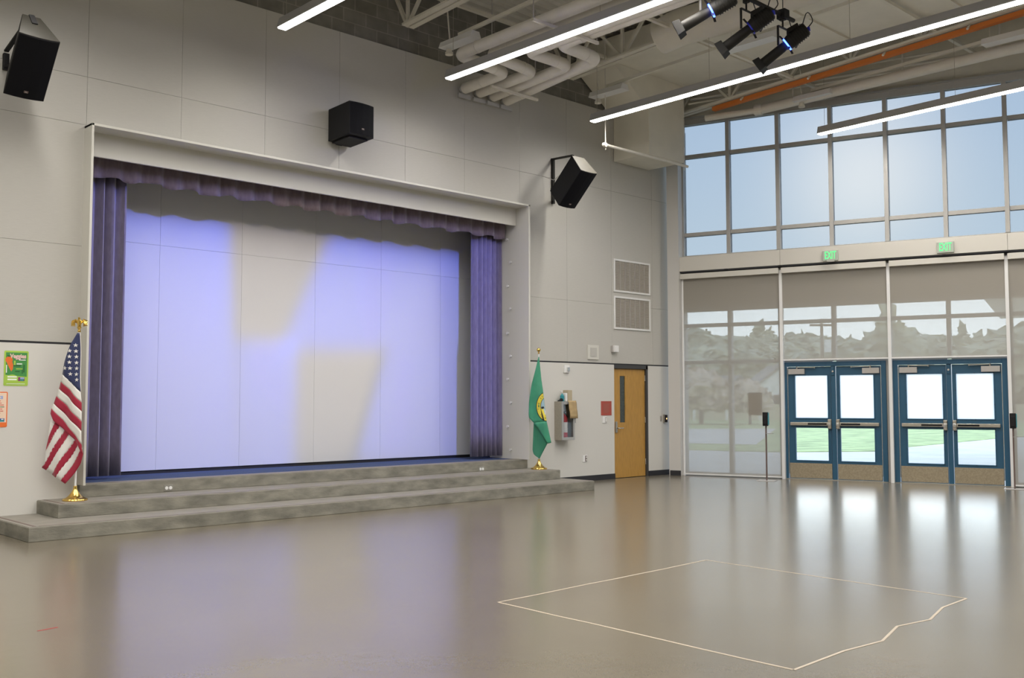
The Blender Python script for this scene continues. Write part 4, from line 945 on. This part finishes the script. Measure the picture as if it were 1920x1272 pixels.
defs = [
  (6.35, (2.7,2.4), [(.45,4.08),(3.66,4.08),(3.80,2.34),(3.80,.3),(.45,.3)], BLUE, 1.0, 'black stage spotlight half cut off by the picture top, the first of the three hanging', 1),
  (5.15, (6.8,3.3), [(5.42,4.08),(8.75,4.08),(8.75,2.40),(4.54,2.25)], BLUE, 1.0, 'black stage spotlight off along the batten, aimed at the far upper stage wall', 0),
  (7.2, (4.3,1.5), [(3.80,2.36),(4.82,2.38),(4.80,.3),(3.80,.3)], BLUE, 1.0, 'black stage spotlight in the middle of the three hanging, between its two twins', 0),
  (5.6, (7.4,1.4), [(8.75,2.40),(8.75,.3),(5.80,.5),(6.18,1.4),(6.41,2.32)], BLUE, 1.0, 'black stage spotlight off along the batten, aimed at the far lower stage wall', 0),
  (4.3, (4.4,3.5), [(3.66,4.08),(5.42,4.08),(4.54,2.30),(3.80,2.36)], WARM, .26, 'black stage spotlight off along the batten, aimed at the warm upper patch', 0),
  (8.05, (5.6,1.4), [(4.82,2.26),(6.41,2.32),(6.18,1.4),(5.80,.5),(4.80,.5)], WARM, .26, 'black stage spotlight lowest of the three, with a glowing blue ring, crossing the linear lamp', 1)]
for x, (tx, tz), poly, col, k, lab, led in defs:
    pos, d_ = spot_fixture(x, (tx, YS, tz), lab, led)
    beam(pos, (tx, YS, tz), poly, col, PW*k)

# ================================================================ OUTSIDE
struct(MB().add([(COR-30,-60,-.02),(150,-60,-.02),(150,160,-.02),(COR-30,160,-.02)], [(0,1,2,3)]).add([(COR-30,-60,-.3),(150,-60,-.3),(150,160,-.3),(COR-30,160,-.3)], [(3,2,1,0)]).build('ground_paving', 'asphalt'))
lawn = MB().prism([(21.5,9.5),(21.3,5.9),(21.9,3.5),(22.5,2.9),(24.5,1.5),(27.6,2.1),(37,2.9),(60,3.5),(72,20),(48,60),(30,60)], -.02, .0, lambda u, v, q: (u, v, q)).build('lawn', 'grass'); tag(lawn, 'green school lawn beyond the paving outside the doors', 'lawn', kind='stuff')
tag(MB().prism([(24.7,8.6),(25.4,6.2),(42,15.7),(38.5,19)], -.02, .012, lambda u, v, q: (u, v, q)).build('garden_path', 'asphalt'), 'grey paved path crossing the lawn behind the corner shade', 'path')
tag(MB().prism([(48,60),(72,20),(60,3.5),(150,-20),(150,160),(48,160)], -.02, -.005, lambda u, v, q: (u, v, q)).build('dry_field', 'field'), 'brown dry field beyond the fence', 'field', kind='stuff')
# fence
fc = thing('field_fence', 'low brown boarded fence between the lawn and the houses', 'fence', (60,32,0))
a = Vector((50,44,0)); b = Vector((82,-8,0)); mb = MB(); mb.bar(a+Vector((-60,-32,.62)), b+Vector((-60,-32,.62)), .05, 1.15); mb.build('fence_boards', 'field', fc)
for i in range(27): p = a+(b-a)*i/26+Vector((-60,-32,0)); MB().box(p.x-.08,p.x+.08,p.y-.08,p.y+.08,0,1.35).build('fence_post','house_wall',fc)
def fwd(px, dist):       # a spot on the ground seen in that direction
    q = _fw + _R*(px-960)/1881.455; q = Vector((q.x, q.y, 0)).normalized(); k = dist/(q.dot(Vector((_fw.x,_fw.y,0)).normalized())); return Vector((C0.x, C0.y, 0))+q*k
def crown_mesh(kind, h_, w_, seed):
    bm = bmesh.new(); rnd = random.Random(seed)
    if kind == 'conifer':
        for k in range(8):
            z0 = h_*(.08+.105*k); r = w_/2*(1-.115*k)*(1 if k%2 else .88)
            g_2 = bmesh.ops.create_cone(bm, cap_ends=True, segments=14, radius1=r, radius2=r*.12, depth=h_*.22, matrix=Matrix.Translation((0,0,z0+h_*.11)))
    else:
        for k in range(5):
            r = w_*rnd.uniform(.26,.38); bmesh.ops.create_icosphere(bm, subdivisions=4, radius=r, matrix=Matrix.Translation((rnd.uniform(-.22,.22)*w_, rnd.uniform(-.22,.22)*w_, h_*rnd.uniform(.42,.78))) @ Matrix.Scale(h_/w_*.75, 4, (0,0,1)))
    if kind == 'conifer': bmesh.ops.subdivide_edges(bm, edges=bm.edges, cuts=4, use_grid_fill=True)
    for v in bm.verts:
        n_ = noise.noise_vector(v.co*(2.2/max(1, w_*.25))+Vector((seed,0,0))); v.co += n_*w_*.13 + noise.noise_vector(v.co*2.4)*w_*.07 + noise.noise_vector(v.co*6)*w_*.03
    me = bpy.data.meshes.new('crown'); bm.to_mesh(me); bm.free(); return me
crowns = {('conifer',i): crown_mesh('conifer', 1*10, 5, i+1) for i in range(3)}; crowns.update({('round',i): crown_mesh('round', 10, 9, i+5) for i in range(3)})
trunk = bpy.data.meshes.new('trunk'); 
_t = MB().tube([(0,0,0),(0,0,5.5)], [.3,.18], 8); trunk.from_pydata(_t.v, [], _t.f); trunk.materials.append(M['bark'])
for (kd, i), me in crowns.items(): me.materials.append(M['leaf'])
autumn = crowns[('round',2)].copy(); autumn.materials.clear(); autumn.materials.append(M['leaf_autumn'])
def tree(px, dist, h_, kind, i, lab, base=0, group='trees beyond the field', au=False, wk=1):
    p = fwd(px, dist); t_ = thing('tree', lab, 'tree', (p.x, p.y, base), i*1.3, group); s_ = h_/10; t_.scale = (s_*wk, s_*wk, s_)
    c_ = bpy.data.objects.new('crown', autumn if au else crowns[(kind, i % 3)]); COL.objects.link(c_); c_.parent = t_
    k_ = bpy.data.objects.new('trunk', trunk); COL.objects.link(k_); k_.parent = t_
far = 'hazy dark tree on the skyline seen through the mesh shades'
hill = MB(); pts = [fwd(1200,120), fwd(2050,120), fwd(2050,200), fwd(1200,200)]
for i in range(1): hill.add([(pts[0].x,pts[0].y,-.1),(pts[1].x,pts[1].y,-.1),(pts[2].x,pts[2].y,7.5),(pts[3].x,pts[3].y,7.5),(pts[2].x,pts[2].y,-.1),(pts[3].x,pts[3].y,-.1)], [(0,1,2,3),(1,4,2),(0,3,5),(2,4,5,3),(0,5,4,1)])
tag(hill.build('far_hillside','field'), 'low hazy hillside carrying the distant trees and houses', 'hill', kind='stuff')
r_ = random.Random(3)
for i, px in enumerate(range(1275, 1960, 17)):
    hh = r_.uniform(7.5, 10.8); tree(px+r_.uniform(-6,6), r_.uniform(150,190), hh, 'conifer' if r_.random() < .45 else 'round', i, far, base=3.2, wk=1.5)
for i, px in enumerate(range(1282, 1960, 26)):
    hh = r_.uniform(5.2, 8.2); tree(px+r_.uniform(-8,8), r_.uniform(112,135), hh, 'round' if r_.random() < .8 else 'conifer', i+1, 'bushy tree in the hazy nearer row seen through the mesh shades', base=0, group='nearer row of hazy trees', wk=1.7)
tree(1662, 100, 11.2, 'conifer', 0, 'very tall broad conifer rising above all others behind the doors', group=None, wk=1.5); tree(1690, 96, 9.2, 'conifer', 1, 'second tall conifer close against the tallest one', group=None, wk=1.35); tree(1740, 98, 7.6, 'round', 1, 'broad round tree beside the tall conifers', group=None, wk=1.0)
tree(1313, 62, 4.0, 'round', 2, 'brown autumn tree behind the corner shade, nearest the stage wall', group=None, au=True, wk=1.3); tree(1404, 62, 3.2, 'round', 2, 'brown autumn tree before the white gabled house', group=None, au=True)
def house(px, dist, w_, h_, lab, base=0, rz=0, group=None):
    p = fwd(px, dist); t_ = thing('house', lab, 'house', (p.x,p.y,base), -.76+rz, group)
    MB().prism([(-w_/2,0),(w_/2,0),(w_/2,h_*.5),(0,h_),(-w_/2,h_*.5)], -w_*.4, w_*.4, lambda u, v, q: (u, q, v)).build('house_walls','house_wall',t_)
    MB().bar((-w_/4-.1,0,h_*.75+.1),(-w_/4,0,h_*.75+.1),.1,.1).prism([(-w_/2-.3,h_*.5-.2),(0,h_+.05),(0,h_+.25),(-w_/2-.3,h_*.5)], -w_*.43, w_*.43, lambda u, v, q: (u, q, v)).prism([(w_/2+.3,h_*.5-.2),(0,h_+.05),(0,h_+.25),(w_/2+.3,h_*.5)], -w_*.43, w_*.43, lambda u, v, q: (u, q, v)).build('house_roof','house_roof',t_)
    MB().box(-.6,.1,-w_*.4-.05,-w_*.4,.7,1.9).build('window','dark',t_)
house(1450, 80, 5.2, 4.0, 'white gabled house behind the corner shade beside the blue doors')
house(1352, 84, 5.0, 3.3, 'pale low house partly behind the brown autumn trees', rz=.6)
for i, (px, ds, z_) in enumerate(((1315,140,2.6),(1340,145,3.4),(1478,140,2.6),(1500,143,3.6),(1600,140,3.0),(1620,138,2.2),(1870,135,2.8))):
    house(px, ds, 5.5, 3.0, 'small pale house far off among the hazy hillside trees', base=z_, rz=.3*(i%3), group='far hillside houses')
pl = fwd(1541, 95); up_ = thing('utility_pole', 'wooden utility pole with crossarm and transformer among the distant trees', 'pole', (pl.x,pl.y,0), -.76)
MB().tube([(0,0,0),(0,0,9.2)],[.2,.14],8).build('pole_shaft','wood_pole',up_); MB().box(-1.1,1.1,-.08,.08,8.5,8.7).build('crossarm','wood_pole',up_); MB().tube([(.45,-.3,6.0),(.45,-.3,7.2)],.32,12).build('transformer','house_wall',up_)
cn = thing('entrance_canopy', 'flat pale entrance canopy on a column outside past the last blue doors', 'canopy', (22.4,-2.6,0), WROT)
MB().box(0,12,-3.5,3.5,3.74,4.02).build('canopy_roof','canopy_white',cn); MB().box(1.4,1.75,-1.2,-.85,0,3.74).build('column','canopy_white',cn)
